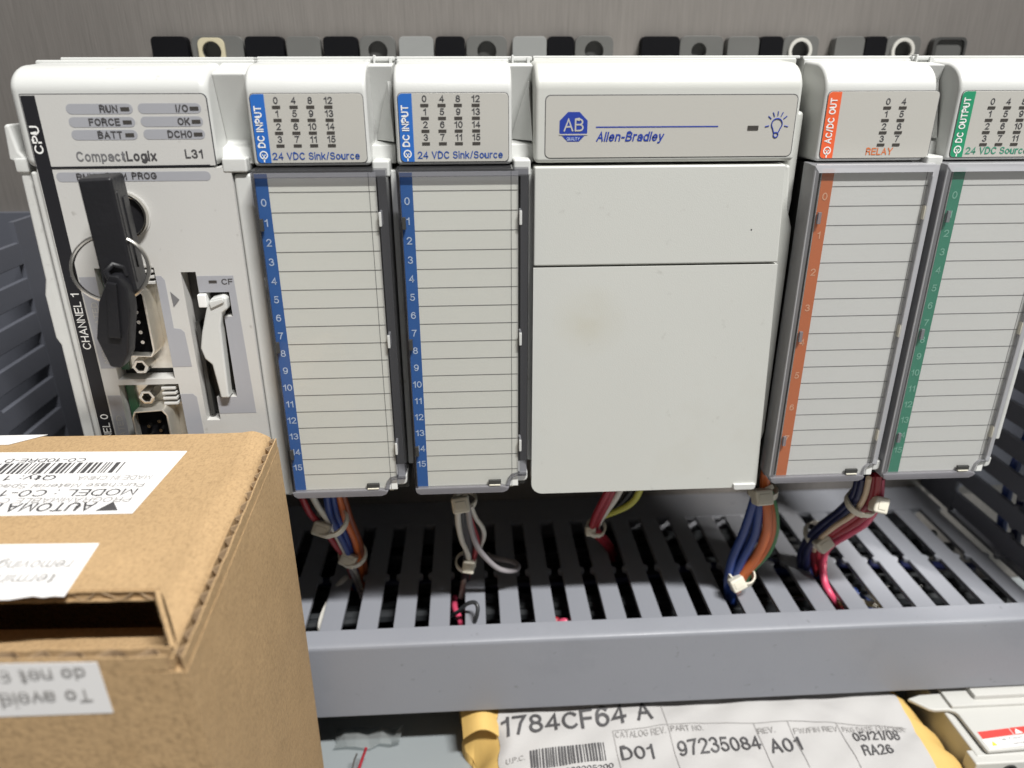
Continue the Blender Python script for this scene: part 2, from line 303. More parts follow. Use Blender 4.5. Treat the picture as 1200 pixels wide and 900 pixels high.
# ------------------------------------------------------------------ lettering: a plain grotesque drawn with strokes, built at the end in one go
def _a(cx, cy, rx, ry, a0, a1):
    n = max(4, int(abs(a1-a0)/20)); return [(cx+rx*math.cos(R(a0+(a1-a0)*i/n)), cy+ry*math.sin(R(a0+(a1-a0)*i/n))) for i in range(n+1)]
X_ = .72
_bowl = lambda cx=.25: _a(cx, .36, .25, .36, 0, 360)
GL = {
 '0': (.56, [_a(.28, .5, .28, .5, 0, 360)]), '1': (.34, [[(.30, 0), (.30, 1)], [(.30, .97), (.22, .82), (.04, .76)]]),
 '2': (.56, [_a(.27, .72, .27, .28, 168, -38) + [(.02, 0), (.56, 0)]]), '3': (.55, [_a(.26, .755, .24, .245, 160, -85), _a(.27, .26, .28, .26, 88, -160)]),
 '4': (.58, [[(.43, 0), (.43, 1), (0, .28), (.58, .28)]]), '5': (.55, [[(.50, 1), (.11, 1), (.04, .5)] + _a(.26, .32, .28, .32, 140, -155)]),
 '6': (.55, [_a(.28, .32, .27, .32, 0, 360), _a(.30, .52, .29, .48, 48, 180) + [(.01, .32)]]), '7': (.55, [[(0, 1), (.55, 1), (.32, .55), (.19, 0)]]),
 '8': (.55, [_a(.275, .76, .23, .24, 0, 360), _a(.275, .265, .275, .265, 0, 360)]), '9': (.55, [_a(.27, .68, .27, .32, 0, 360), _a(.25, .48, .29, .48, 228, 360) + [(.54, .68)]]),
 'A': (.66, [[(0, 0), (.33, 1), (.66, 0)], [(.12, .34), (.54, .34)]]), 'B': (.60, [[(0, 0), (0, 1)], [(0, 1), (.33, 1)] + _a(.33, .765, .23, .235, 90, -90) + [(0, .53)], [(.33, .53)] + _a(.34, .265, .26, .265, 90, -90) + [(0, 0)]]),
 'C': (.66, [_a(.35, .5, .35, .5, 42, 318)]), 'D': (.63, [[(0, 0), (0, 1), (.26, 1)] + _a(.26, .5, .37, .5, 90, -90) + [(0, 0)]]), 'E': (.54, [[(.54, 1), (0, 1), (0, 0), (.54, 0)], [(0, .53), (.50, .53)]]),
 'F': (.50, [[(.50, 1), (0, 1), (0, 0)], [(0, .52), (.44, .52)]]), 'G': (.69, [_a(.35, .5, .35, .5, 42, 340) + [(.69, .46), (.38, .46)]]), 'H': (.58, [[(0, 0), (0, 1)], [(.58, 0), (.58, 1)], [(0, .52), (.58, .52)]]),
 'I': (.0, [[(0, 0), (0, 1)]]), 'J': (.42, [[(.42, 1), (.42, .26)] + _a(.21, .26, .21, .26, 0, -180)]), 'K': (.58, [[(0, 0), (0, 1)], [(.55, 1), (0, .36)], [(.18, .56), (.58, 0)]]), 'L': (.46, [[(0, 1), (0, 0), (.46, 0)]]),
 'M': (.70, [[(0, 0), (0, 1), (.35, .08), (.70, 1), (.70, 0)]]), 'N': (.58, [[(0, 0), (0, 1), (.58, 0), (.58, 1)]]), 'O': (.70, [_a(.35, .5, .35, .5, 0, 360)]), 'P': (.56, [[(0, 0), (0, 1), (.30, 1)] + _a(.30, .74, .26, .26, 90, -90) + [(0, .48)]]),
 'Q': (.70, [_a(.35, .5, .35, .5, 0, 360), [(.42, .24), (.68, -.04)]]), 'R': (.60, [[(0, 0), (0, 1), (.32, 1)] + _a(.32, .75, .25, .25, 90, -90) + [(0, .5)], [(.34, .5), (.50, .40), (.55, .06), (.60, 0)]]),
 'S': (.57, [_a(.285, .755, .26, .245, 25, 262) + _a(.285, .27, .285, .27, 80, -160)]), 'T': (.58, [[(0, 1), (.58, 1)], [(.29, 1), (.29, 0)]]), 'U': (.57, [[(0, 1), (0, .3)] + _a(.285, .3, .285, .3, 180, 360) + [(.57, 1)]]),
 'V': (.62, [[(0, 1), (.31, 0), (.62, 1)]]), 'W': (.90, [[(0, 1), (.22, 0), (.45, .96), (.68, 0), (.90, 1)]]), 'X': (.6, [[(0, 0), (.6, 1)], [(0, 1), (.6, 0)]]), 'Y': (.62, [[(0, 1), (.31, .44), (.62, 1)], [(.31, .44), (.31, 0)]]), 'Z': (.56, [[(.02, 1), (.56, 1), (0, 0), (.56, 0)]]),
 'a': (.48, [[(.46, 0), (.46, .50)] + _a(.24, .50, .22, .22, 0, 160), _a(.22, .2, .22, .2, 0, 360)]), 'b': (.5, [[(0, 0), (0, 1)], _bowl()]), 'c': (.48, [_a(.25, .36, .25, .36, 48, 312)]), 'd': (.5, [[(.5, 0), (.5, 1)], _bowl()]),
 'e': (.5, [[(0, .38), (.5, .38)] + _a(.25, .36, .25, .36, 4, 318)]), 'f': (.26, [[(.11, 0), (.11, .8)] + _a(.27, .8, .16, .2, 180, 85), [(0, X_), (.26, X_)]]), 'g': (.5, [_bowl(), [(.5, X_), (.5, -.04)] + _a(.26, -.04, .24, .22, 0, -150)]),
 'h': (.46, [[(0, 0), (0, 1)], _a(.23, .46, .23, .26, 180, 0) + [(.46, 0)]]), 'i': (0, [[(0, 0), (0, .68)], [(0, .99), (0, 1.04)]]), 'j': (.05, [[(.05, X_), (.05, -.2)], [(.05, .93), (.05, 1.03)]]), 'k': (.44, [[(0, 0), (0, 1)], [(.41, X_), (0, .27)], [(.15, .44), (.44, 0)]]), 'l': (0, [[(0, 0), (0, 1)]]),
 'm': (.76, [[(0, 0), (0, X_)], _a(.19, .48, .19, .24, 180, 0) + [(.38, 0)], _a(.57, .48, .19, .24, 180, 0) + [(.76, 0)]]), 'n': (.46, [[(0, 0), (0, X_)], _a(.23, .46, .23, .26, 180, 0) + [(.46, 0)]]), 'o': (.5, [_bowl()]), 'p': (.5, [[(0, -.27), (0, X_)], _bowl()]), 'q': (.5, [[(.5, -.27), (.5, X_)], _bowl()]),
 'r': (.28, [[(0, 0), (0, X_)], _a(.26, .44, .26, .28, 180, 82)]), 's': (.44, [_a(.22, .54, .20, .18, 25, 262) + _a(.22, .18, .22, .18, 80, -160)]), 't': (.28, [[(.12, .95), (.12, .14)] + _a(.25, .14, .13, .14, 180, 285), [(0, X_), (.27, X_)]]), 'u': (.46, [[(0, X_), (0, .26)] + _a(.23, .26, .23, .26, 180, 360), [(.46, X_), (.46, 0)]]),
 'v': (.46, [[(0, X_), (.23, 0), (.46, X_)]]), 'w': (.68, [[(0, X_), (.17, 0), (.34, X_), (.51, 0), (.68, X_)]]), 'x': (.44, [[(0, 0), (.44, X_)], [(0, X_), (.44, 0)]]), 'y': (.46, [[(0, X_), (.23, .02)], [(.46, X_), (.20, -.12), (.14, -.26), (0, -.27)]]), 'z': (.42, [[(.02, X_), (.42, X_), (0, 0), (.42, 0)]]),
 '-': (.26, [[(0, .38), (.26, .38)]]), '/': (.28, [[(0, -.02), (.28, 1.02)]]), '.': (0, [[(0, 0), (0, .03)]]), ':': (0, [[(0, 0), (0, .03)], [(0, .6), (0, .63)]]), ',': (.04, [[(.04, .03), (0, -.12)]]),
}
def glyph_mesh(txt, bold, shear):
    """ribbons for a line of text, cap height 1; every stroke a hair above the one before so none share a plane"""
    h = .060 + bold*1.5; x = 0; vs = []; fs = []; k = 0
    for ch in txt:
        if ch == ' ': x += .40; continue
        wd, strokes = GL[ch]
        for st in strokes:
            P = [Vector((x+h+p[0], h+p[1]*(1-2*h))) for p in st]; n = len(P); b = len(vs); k += 1
            closed = n > 3 and (P[0]-P[-1]).length < 1e-4
            for i, p in enumerate(P):
                pa = P[i-1] if i else (P[-2] if closed else None); pb = P[i+1] if i < n-1 else (P[1] if closed else None)
                d0 = (p-pa).normalized() if pa is not None else None; d1 = (pb-p).normalized() if pb is not None else None
                if d0 is None: d0 = d1
                if d1 is None: d1 = d0
                nn = Vector((-(d0.y+d1.y), d0.x+d1.x)); nn = nn.normalized() if nn.length > 1e-6 else Vector((-d0.y, d0.x))
                mk = min(1/max(.3, nn.dot(Vector((-d1.y, d1.x)))), 2.2)
                ext = Vector((0, 0))
                if not closed and i == 0: ext = -d1*h*.98
                if not closed and i == n-1: ext = d0*h*.98
                for sgn in (1, -1):
                    q = p + nn*h*mk*sgn + ext; vs.append((q.x + q.y*shear, q.y, k % 6))
            for i in range(n-1): fs.append((b+2*i, b+2*i+1, b+2*i+3, b+2*i+2))
        x += wd + 2*h + .115
    return vs, fs
TEXTS = []
def text(txt, org, cap, m, parent, width=None, align='l', u=(1, 0, 0), v=(0, 0, 1), bold=0.0, shear=0.0, lift=0.06, name='lettering', drape=None):
    TEXTS.append(dict(drape=drape, txt=txt, org=Vector(org), cap=cap, m=m, parent=parent, width=width, align=align, u=Vector(u).normalized(), v=Vector(v).normalized(), bold=bold, shear=shear, lift=lift, name=name))
def flush_text():
    groups = {}
    for t in TEXTS:
        vs, fs = glyph_mesh(t['txt'], t['bold'], t['shear'])
        x0 = min(p[0] for p in vs); x1 = max(p[0] for p in vs)
        sy = t['cap']; sx = sy if not t['width'] else t['width']/(x1-x0)
        dx = {'l': 0, 'c': -(x1-x0)*sx/2, 'r': -(x1-x0)*sx}[t['align']]
        n = t['u'].cross(t['v'])
        mb = groups.setdefault((t['parent'].name, t['m'].name, t['name']), (MB(), t))[0]
        P = [t['org'] + t['u']*((p[0]-x0)*sx+dx) + t['v']*p[1]*sy + n*(t['lift']+.005*p[2]) for p in vs]
        if t['drape']: P = [Vector((q.x, q.y, t['drape'](q.x, q.y)+.005*p[2])) for q, p in zip(P, vs)]
        mb.add(P, fs)
    for (pn, mn, nm), (mb, t) in groups.items(): mb.build(nm, t['m'], t['parent'])
def flat(poly, y, m, parent, name):                  # print with a real, very small thickness on an x-z face
    return MB().prism(poly, 'y', y, y+.05).build(name, m, parent)

# ------------------------------------------------------------------ the setting
o = MB().box(-700, 800, 87, 90, -330, 500).build('back_panel', M['panel']); o['kind'] = 'structure'
o = MB().box(-700, 800, -120, 86.5, -205.7, -202.7).build('cabinet_shelf', M['shelf']); o['kind'] = 'structure'
# ------------------------------------------------------------------ wiring ducts (fingers are parts)
def finger_mesh_poly(wd, L):                        # outline in (across, along) with the break-off bumps that pinch the slots
    h = wd/2; b = 1.3
    side = [(h, 0), (h, .475*L), (h+b, .487*L), (h+b, .51*L), (h, .522*L), (h, L)]
    return side + [(-x, y) for x, y in reversed(side)]
# duct under the modules
du = thing('wiring_duct', 'light grey slotted wiring duct running level under the modules', 'wiring duct', (45, 40, -182))
poly = finger_mesh_poly(7.15, 66)
proto = MB().prism([(x, y) for x, y in poly], 'z', -1.9, 0)
f0 = None
for k in range(-9, 21):
    X = -61 + 12.13*(k+.5)
    if f0 is None:
        mb = MB(); mb.v = [(p[0]+45, p[1]+40, p[2]-182) for p in proto.v]; mb.f = proto.f
        f0 = mb.build('finger', M['duct'], du, bevel=.35, seg=2); o = f0
    else:
        o = f0.copy(); C.objects.link(o)
    o.location = Vector((X-45+random.uniform(-.25, .25), 3.2-40, 182-150.5+random.uniform(-.12, .12)))*S
    o.rotation_euler = (R(random.uniform(-.25, .25)), R(random.uniform(-1.2, 1.2)), R(random.uniform(-.25, .25)))
MB().box(-176, 181.4, 69, 86.6, -152.4, -150.5).box(-176, 181.4, 3, 69, -181, -179.4).box(-176, 181.4, 84, 86.6, -181, -152.4).build('channel', M['duct'], du)
cov = [(6.6, -149.3), (1.6, -150.5), (.3, -151.2), (-.2, -152.3), (-.2, -180.6), (.4, -181.2), (2.4, -181.2), (2.4, -179.6), (1.4, -179.4), (1.4, -152.6), (2.0, -151.6), (6.6, -150.4)]
MB().prism(cov, 'x', -176, 189).build('cover', M['duct'], du, bevel=.32, seg=3)
# upright ducts left and right of the modules
def upright(X, zs, side, m, label, zlo, zhi):
    d = thing('wiring_duct', label, 'wiring duct', (X, 43, zlo))
    mb0 = finger_mesh_poly(7.4, 66); first = None
    for z in zs:
        if first is None:
            mb = MB().prism([(y, x) for x, y in mb0], 'x', 0, 1.9*side)
            mb.v = [(p[0]+X, p[1]+43, p[2]+zlo) for p in mb.v]
            first = mb.build('finger', m, d, bevel=.35, seg=2); o = first
        else: o = first.copy(); C.objects.link(o)
        o.location = Vector((0, -3-43+2, z-zlo))*S
    MB().box(min(X, X+1.9*side), max(X, X+1.9*side), 65, 86.6, zlo, zhi).box(min(X+4*side, X+60*side), max(X+4*side, X+60*side), 84, 86.6, zlo, zhi).box(min(X+58*side, X+60*side), max(X+58*side, X+60*side), 1, 84, zlo, zhi).build('channel', m, d)
    a, b = sorted((X-.6*side, X+60*side))
    MB().box(a, b, -7.2, -5.5, zlo, zhi).box(*sorted((X-.6*side, X-2.0*side+1*side)), -5.5, 4, zlo, zhi).build('cover', m, d, bevel=.4)
upright(-168.6, [-143.4+12.1*i for i in range(10)], -1, M['ductshade'], 'upright slotted wiring duct left of the controller, shade painted into its grey', -149.4, -24)
upright(182.0, [-143.4+12.1*i for i in range(12)], 1, M['ductshade'], 'upright slotted wiring duct right of the modules, shade painted into its grey', -149.4, -3)

# ------------------------------------------------------------------ module pieces shared by all modules
def curve_profile(zf, y1, ztop, zlow):               # side outline of a header: flat front, rounded over the top
    pts = [(0, zlow), (0, zf)]
    ry, rz = 8.5, ztop-.6-zf
    for i in range(1, 10):
        a = R(90*i/9); pts.append((ry-ry*math.cos(a), zf+rz*math.sin(a)))
    return pts + [(y1, ztop), (y1, zlow)]
def mount_hole(x0, x1, parent, ring, m, z0=22, z1=33, xc=None, r=3.2):
    """rounded tab on the back panel with a round hole, and an optional pale ring round it"""
    pl = dense(rrect(x0, x1, z0, z1, 2.0, 3, (0.3, .3, 2.2, 2.2)))
    xc = xc or (x0+x1)/2; zc = 28.2
    hole = [(xc+r*math.cos(a), zc+r*math.sin(a)) for a in [math.atan2(p[1]-zc, p[0]-xc) for p in pl]]
    MB().frame(pl, hole, 'y', 83.5, 86.8).build('mounting_tab', m, parent, bevel=.2)
    MB().prism(circle(xc, zc, r-.02), 'y', 85.6, 86.8).build('fixing_hole', M['dark'], parent)
    if ring:
        MB().frame(circle(xc, zc, r+.95), circle(xc, zc, r-.15), 'y', 82.6, 83.6).build('washer', M[ring], parent, bevel=.15)
def plate_tab(x0, x1, parent, m, name='locating_tab', z1=32.8):
    MB().prism(rrect(x0, x1, 22, z1, 1.5, 3, (.3, .3, 1.5, 1.5)), 'y', 82.5, 86.8).build(name, m, parent, bevel=.25)

LED0 = {}
def led(x, z, y, parent, wd=1.9, ht=.62):
    key = (round(wd, 2), round(ht, 2))
    if key not in LED0:
        mb = MB().box(-wd/2, wd/2, 0, .12, -ht/2, ht/2)
        tmp = mb.build('indicator', M['lens'], None); LED0[key] = tmp.data
        bpy.data.objects.remove(tmp)
    o = bpy.data.objects.new('indicator', LED0[key]); C.objects.link(o); o.parent = parent
    o.location = Vector((x, y-.12, z))*S - Vector(parent.location)
    return o

def power_symbol(x, z, y, parent, m):                # ring with a stroke, read from the right like the strip text
    mb = MB().frame(circle(x, z, 1.0, 20), circle(x, z, .72, 20), 'y', y, y+.04)
    mb.box(x-.15, x+.15, y, y+.04, z-1.7, z+.15).box(x-.45, x+.45, y, y+.04, z-.1, z+.15)
    mb.build('power_symbol', M[m], parent)

def io_module(name, x0, label, strip, cardstrip, stripetext, footer, footmat, footspan, cols, rowz, rows, palem, digits, lab_r=28.0, dl=.25, dr=32.7, hazy=False):
    t = thing(name, label, 'module', (x0+17.4, 40, -92), 'plug in modules with clear doors')
    U = lambda u: x0+u
    # housing behind header and door
    MB().box(U(.2), U(34.8), 14.5, 85, -90, 24.6).build('housing', M['shell'], t, bevel=.5)
    MB().box(U(33.2), U(34.8), 2.0, 14.6, -85, -1.2).build('housing_edge', M['shell'], t, bevel=.4)
    MB().box(U(.4), U(33.1), 3.4, 14.4, -85, -.6).build('dark_inner_wall', M['dark'], t)  # dark wall added behind the clear door to darken its edges
    MB().box(U(29), U(34.9), 14, 17, 24.2, 25.2).box(U(.2), U(34.8), 15.5, 60, 24.5, 25.3).build('top_lip', M['shell'], t, bevel=.25)
    MB().prism(curve_profile(17.2, 15, 24.2, .25), 'x', U(.35), U(28.9)).build('header', M['shell'], t, bevel=.9, seg=3)
    # grip recess right of the header with its latch
    MB().prism([(18, 24.2), (8, 23), (12.5, 7), (12.5, 5.2), (4.8, 4.6), (4.4, .2), (18, .2)], 'x', U(28.7), U(34.7)).build('grip_recess', M['shell'], t, bevel=.3)
    MB().add([(U(29.3), 12, 5.4), (U(34.4), 12, 5.4), (U(34.4), 4.8, 5.4), (U(33.4), 7.6, 19.5), (U(34.4), 9.6, 19.5)], [(0, 1, 2), (0, 2, 3), (2, 1, 4, 3), (0, 3, 4, 1)]).build('recess_rib', M['shell'], t)
    MB().box(U(29.2), U(33.5), -1.4, 6, -2.5, 1.5).build('door_latch', M['shell'], t, bevel=.55, seg=3)
    MB().box(U(29.6), U(30.1), 13.2, 16, 20.5, 25.6).box(U(33.5), U(34.3), 13.5, 16, 21.3, 25.1).build('latch_finger', M['shell'], t, bevel=.15)
    # header label
    lp = MB().prism(rrect(U(1.35), U(lab_r), 1.0, 16.9, 1.0, 4), 'y', -.14, .3).build('header_label', M['label'], t, bevel=.06, seg=1)
    MB().frame(rrect(U(1.2), U(lab_r+.15), .85, 17.05, 1.1, 4), rrect(U(1.38), U(lab_r-.03), 1.03, 16.87, 1.0, 4), 'y', -.05, .3).build('label_groove', M['darkprint'], t)
    flat(rrect(U(1.4), U(4.7), 1.05, 16.85, 1.0, 4, (1.0, .1, .1, 1.0)), -.2, M[strip], t, 'colour_band')
    text(stripetext, (U(3.75), -.2, 4.6), 1.75, M['white'], t, width=len(stripetext)*1.20, u=(0, 0, 1), v=(-1, 0, 0), bold=.018)
    power_symbol(U(3.05), 2.9, -.27, t, 'white')
    k = 0
    for ci, cu in enumerate(cols):
        for ri in range(rows):
            z = rowz - 2.95*ri
            text(str(k), (U(cu), -.14, z-.72), 1.55, M['darkprint'], t, align='c', bold=.012)
            led(U(cu), z-1.42, -.14, t); k += 1
    text(footer, (U(footspan[0]), -.14, 1.75), 1.75, M[footmat], t, width=footspan[1]-footspan[0], bold=.012)
    # card behind the door
    MB().box(U(.9), U(30.2), -3.9, -3.5, -90, -1.0).build('marking_card', M['card'], t)
    flat([(U(1.0), -89.9), (U(4.1), -89.9), (U(4.1), -1.1), (U(1.0), -1.1)], -3.98, M[cardstrip], t, 'card_band')
    ln = MB()
    for i in range(17): ln.box(U(4.1), U(30.1), -3.95, -3.88, -5.62-4.93*i, -5.42-4.93*i)
    ln.box(U(28.35), U(28.5), -3.95, -3.88, -90, -1)
    ln.build('ruled_lines', M['line'], t)
    for i in range(digits):
        text(str(i), (U(2.55), -3.98, -8.9-4.93*i*(16/digits)), 1.9, M[palem], t, align='c', bold=.006)
    # clear hinged door: front sheet, deep edges, pegs
    notch = [(U(dl), -89.6), (U(dl+.3), -90.8), (U(dl+1.4), -91.4), (U(25.8), -91.4), (U(27.2), -90.9), (U(27.9), -89.9), (U(28.2), -88.0), (U(28.9), -87.0), (U(30.0), -86.7), (U(dr), -86.7), (U(dr), -.4), (U(dl), -.4)]
    inner = [(U(dl+.9), -89.2), (U(dl+1.1), -89.8), (U(dl+1.8), -90.3), (U(25.6), -90.3), (U(26.6), -89.8), (U(26.9), -89.2), (U(27.2), -87.4), (U(28.2), -86.1), (U(29.6), -85.7), (U(dr-2.0), -85.7), (U(dr-2.0), -2.0), (U(dl+.9), -2.0)]
    MB().prism(inner, 'y', -5.0, -4.5).build('door', M['hazed' if hazy else 'clear'], t)
    back = [(x+(.0 if x < U(16) else .3), z+(.35 if z > -3 else 0)) for x, z in notch]
    e = MB(); n = len(notch)
    vs = [(p[0], -4.2, p[1]) for p in notch] + [(p[0], -5.05, p[1]) for p in inner] + [(p[0], 2.6, p[1]) for p in back] + [(p[0], -3.2, p[1]) for p in inner]
    fs = []
    for i in range(n):
        j = (i+1) % n
        fs += [(i, j, n+j, n+i), (2*n+i, 2*n+j, j, i), (n+i, n+j, 3*n+j, 3*n+i)]
    e.add(vs, fs); e.build('door_frame', M['litrim' if hazy else 'rim'], t)
    MB().prism([(U(dl+.1), -89.5), (U(dl+.4), -90.9), (U(dl+1.5), -91.5), (U(25.8), -91.5), (U(27.1), -90.9), (U(27.7), -89.9), (U(25.6), -89.3), (U(dl+1.4), -89.3)], 'y', -5.35, -2.5).build('door_lip', M['frost'], t, bevel=.4)
    if hazy:                                         # pale rods added along the edges as painted highlights
        MB().cyl((U(dr-1.9), -5.1, -3), (U(dr-1.9), -5.1, -84.5), .28, 8).build('edge_highlight', M['edgeglint'], t)
        MB().cyl((U(dl+.15), -4.3, -1.5), (U(dl+.15), -4.3, -89), .26, 8).build('edge_highlight', M['edgeglint'], t)
        MB().cyl((U(dl+1.0), -2.6, -.55), (U(dr-.5), -2.6, -.55), .42, 8).build('edge_highlight', M['edgeglint'], t)
    for z in (-11.8, -44.0, -76.0):
        MB().box(U(dr-2.3), U(dr-1.6), -5.25, -1.5, z-2.2, z+1.4).build('hinge_peg', M['tie'] if hazy else M['shell'], t, bevel=.2)
        MB().box(U(1.1), U(2.0), -5.15, -4.3, z-3.0, z).build('door_slot', M['frost'] if hazy else M['dark'], t, bevel=.1)
    MB().box(U(21.6), U(25.2), -5.15, -4.3, -88.7, -87.5).build('door_slot', M['dark'], t, bevel=.1)
    MB().box(U(21.8), U(25.0), -5.4, -4.6, -89.1, -88.75).build('slot_sill', M['tie'], t, bevel=.1)
    MB().prism(rrect(U(29.2), U(33.0), -89.0, -85.9, 1.0, 4, (1.2, 1.2, .4, .4)), 'y', -3.2, 4).build('lower_latch', M['shell'], t, bevel=.4, seg=3)
    MB().box(U(27.6), U(29.0), -2.0, 4, -91.6, -88.4).build('latch_stop', M['tie'], t, bevel=.3)
    # terminal block seen below the door
    MB().box(U(1), U(33), 3.5, 40, -94, -84).build('terminal_block', M['dark'], t, bevel=.6)
    return t

COLS = (7.35, 11.5, 15.45, 19.75)
m1 = io_module('input_module', -70, 'blue banded input module next to the controller', 'blue', 'cardblue', 'DC INPUT', '24 VDC Sink/Source', 'textblue', (5.0, 26.3), COLS, 15.35, 4, 'paleblue', 16)
m2 = io_module('input_module', -35, 'blue banded input module next to the power supply', 'blue', 'cardblue', 'DC INPUT', '24 VDC Sink/Source', 'textblue', (5.4, 26.6), [c+.35 for c in COLS], 15.6, 4, 'paleblue', 16)
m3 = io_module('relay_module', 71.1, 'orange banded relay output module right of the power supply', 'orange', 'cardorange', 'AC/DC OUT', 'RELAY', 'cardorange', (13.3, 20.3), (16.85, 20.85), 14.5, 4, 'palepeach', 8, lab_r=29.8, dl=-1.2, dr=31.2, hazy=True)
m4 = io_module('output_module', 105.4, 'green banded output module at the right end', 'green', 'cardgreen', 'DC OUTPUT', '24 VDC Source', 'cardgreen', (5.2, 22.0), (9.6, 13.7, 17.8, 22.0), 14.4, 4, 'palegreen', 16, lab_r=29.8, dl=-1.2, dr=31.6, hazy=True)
# tabs on the back panel above each module, flat black plates in the dark gaps
plate_tab(-64.5, -53.1, m1, M['blacktab'], 'black_plate'); mount_hole(-52.6, -40.6, m1, None, M['greytab'])
plate_tab(-39.4, -27.8, m1, M['cleartab'])
plate_tab(-27.2, -17.2, m2, M['blacktab'], 'black_plate'); mount_hole(-16.8, -3.0, m2, None, M['greytab']); plate_tab(-1.2, 10.4, m2, M['cleartab'])
plate_tab(72.8, 83.8, m3, M['greytab']); plate_tab(84.2, 92.2, m3, M['blacktab'], 'black_plate'); mount_hole(92.6, 105.2, m3, 'label', M['greytab'], xc=98.6)
plate_tab(110.6, 121.0, m4, M['greytab']); plate_tab(121.3, 129.0, m4, M['blacktab'], 'black_plate'); mount_hole(129.3, 141.6, m4, 'label', M['greytab'], xc=135.2)
MB().frame(rrect(146.2, 158.2, 22, 32.6, 2, 4, (.3, .3, 2, 2)), rrect(147.4, 157.4, 22.6, 31.8, 1.6, 4, (.3, .3, 1.6, 1.6)), 'y', 83.5, 86.8).build('tab_outline', M['dark'], m4)
MB().prism(rrect(147.4, 157.4, 22.6, 31.8, 1.6, 4, (.3, .3, 1.6, 1.6)), 'y', 84.5, 86.7).build('locating_tab', M['greytab'], m4)
# white end edge of the last module
MB().box(141.3, 142.6, 1.0, 80, -82, 1).build('end_edge', M['shell'], m4, bevel=.4)

# ------------------------------------------------------------------ power supply
ps = thing('power_supply', 'wide off white power supply with plain door and blue logo', 'power supply', (35, 40, -94))
MB().box(.2, 69.6, 15, 85, -92, 24.8).build('housing', M['cover'], ps, bevel=.5)
MB().box(.2, 70.6, 15.5, 60, 24.6, 25.4).build('top_lip', M['shell'], ps, bevel=.25)
MB().prism(curve_profile(17.6, 16, 24.4, .4), 'x', -.5, 65.9).build('header', M['cover'], ps, bevel=1.1, seg=4)
MB().prism(rrect(2.2, 64.8, 1.7, 16.2, 1.2, 5), 'y', -.10, .3).build('header_label', M['label'], ps)
MB().frame(rrect(2.0, 65.0, 1.5, 16.4, 1.3, 5), rrect(2.22, 64.78, 1.72, 16.18, 1.2, 5), 'y', -.03, .3).build('label_groove', M['darkprint'], ps)
# door halves: slightly wider at the foot, rounded lower left corner
up = [(-.6, -25.7), (65.1, -25.7), (63.9, -.35), (-.6, -.35)]
lo = rrect(-.6, 67.9, -94.9, -26.15, 3.2, 6, (3.4, 1.2, .01, .01))
lo = [(x - (0 if x < 30 else (z+94.9)/68.75*2.75), z) for x, z in lo]
MB().prism(up, 'y', -.9, 6).build('door_panel', M['cover'], ps, bevel=.5, seg=3)
MB().prism(lo, 'y', -.9, 6).build('door_panel', M['cover'], ps, bevel=.5, seg=3)
MB().prism([(66.4, -.8), (67.2, -12), (69.0, -17), (69.2, -25), (69.5, -78), (69.0, -81), (-.2, -81), (-.2, -.8)], 'y', 2.2, 22).build('door_side', M['cover'], ps, bevel=.8, seg=3)
MB().prism([(15, 20), (9, 17), (9, 11), (15, 9)], 'x', 65.5, 69.4).build('grip_recess', M['cover'], ps, bevel=.4)
MB().prism([(5, 12), (16, 13), (16, -62), (9, -75), (7, -26), (5, -10)], 'x', 66.6, 69.2).build('side_rail', M['cover'], ps, bevel=.9, seg=3)
MB().prism(rrect(60.6, 67.3, -95.3, -93.4, .8, 4, (.9, .9, .2, .2)), 'y', -1.8, 3).build('door_catch', M['shell'], ps, bevel=.35, seg=3)
oc = [(9.1+3.75*math.cos(R(22.5+45*i)), 9.0+3.75*math.sin(R(22.5+45*i))) for i in range(8)]
flat(oc, -.15, M['deepblue'], ps, 'logo_badge')
MB().box(5.55, 12.65, -.2, -.14, 7.05, 7.35).build('logo_bar', M['label'], ps)
text('AB', (9.1, -.15, 7.95), 3.0, M['label'], ps, width=5.0, align='c', bold=.0)
text('QUALITY', (9.1, -.15, 5.8), .8, M['paleblue'], ps, width=3.2, align='c')
MB().box(14.7, 45.4, -.15, -.1, 8.75, 9.05).build('logo_line', M['deepblue'], ps)
text('Allen-Bradley', (14.8, -.10, 5.5), 2.3, M['deepblue'], ps, width=17.2, bold=.018, shear=.22)
led(54.3, 8.5, -.1, ps, 2.7, 1.05)
bl = MB(); cx, cz = 60.3, 9.0
arc = [(cx+1.35*math.cos(R(a)), -.14, cz+.35+1.35*math.sin(R(a))) for a in range(-40, 221, 20)]
bl.tube(arc + [(cx-.55, -.14, cz-1.7)], .16, 6); bl.tube([arc[0], (cx+.55, -.14, cz-1.7)], .16, 6)
bl.tube([(cx+.6*math.cos(R(a)), -.14, cz-2.2+.6*math.sin(R(a))) for a in range(0, 360, 30)], .16, 6, closed=True)
for a in (0, 38, 65, 90, 115, 142, 180):
    a2 = a if a not in (0, 180) else (-12 if a == 0 else 192)
    bl.tube([(cx+2.0*math.cos(R(a2)), -.14, cz+.4+2.0*math.sin(R(a2))), (cx+3.0*math.cos(R(a2)), -.14, cz+.4+3.0*math.sin(R(a2)))], .14, 5)
bl.build('lamp_symbol', M['deepblue'], ps)
MB().box(56.6, 56.9, -.96, -.9, -17.0, -16.6).build('speck', M['darkprint'], ps)
plate_tab(10.7, 19.8, ps, M['blacktab'], 'black_plate'); mount_hole(20.2, 33.4, ps, None, M['greytab'])
plate_tab(42.9, 56.0, ps, M['blacktab'], 'black_plate'); mount_hole(56.4, 71.6, ps, None, M['greytab'], xc=63.2, r=2.6)
MB().box(1, 67, 7, 60, -95.5, -90).build('terminal_block', M['dark'], ps, bevel=.6)

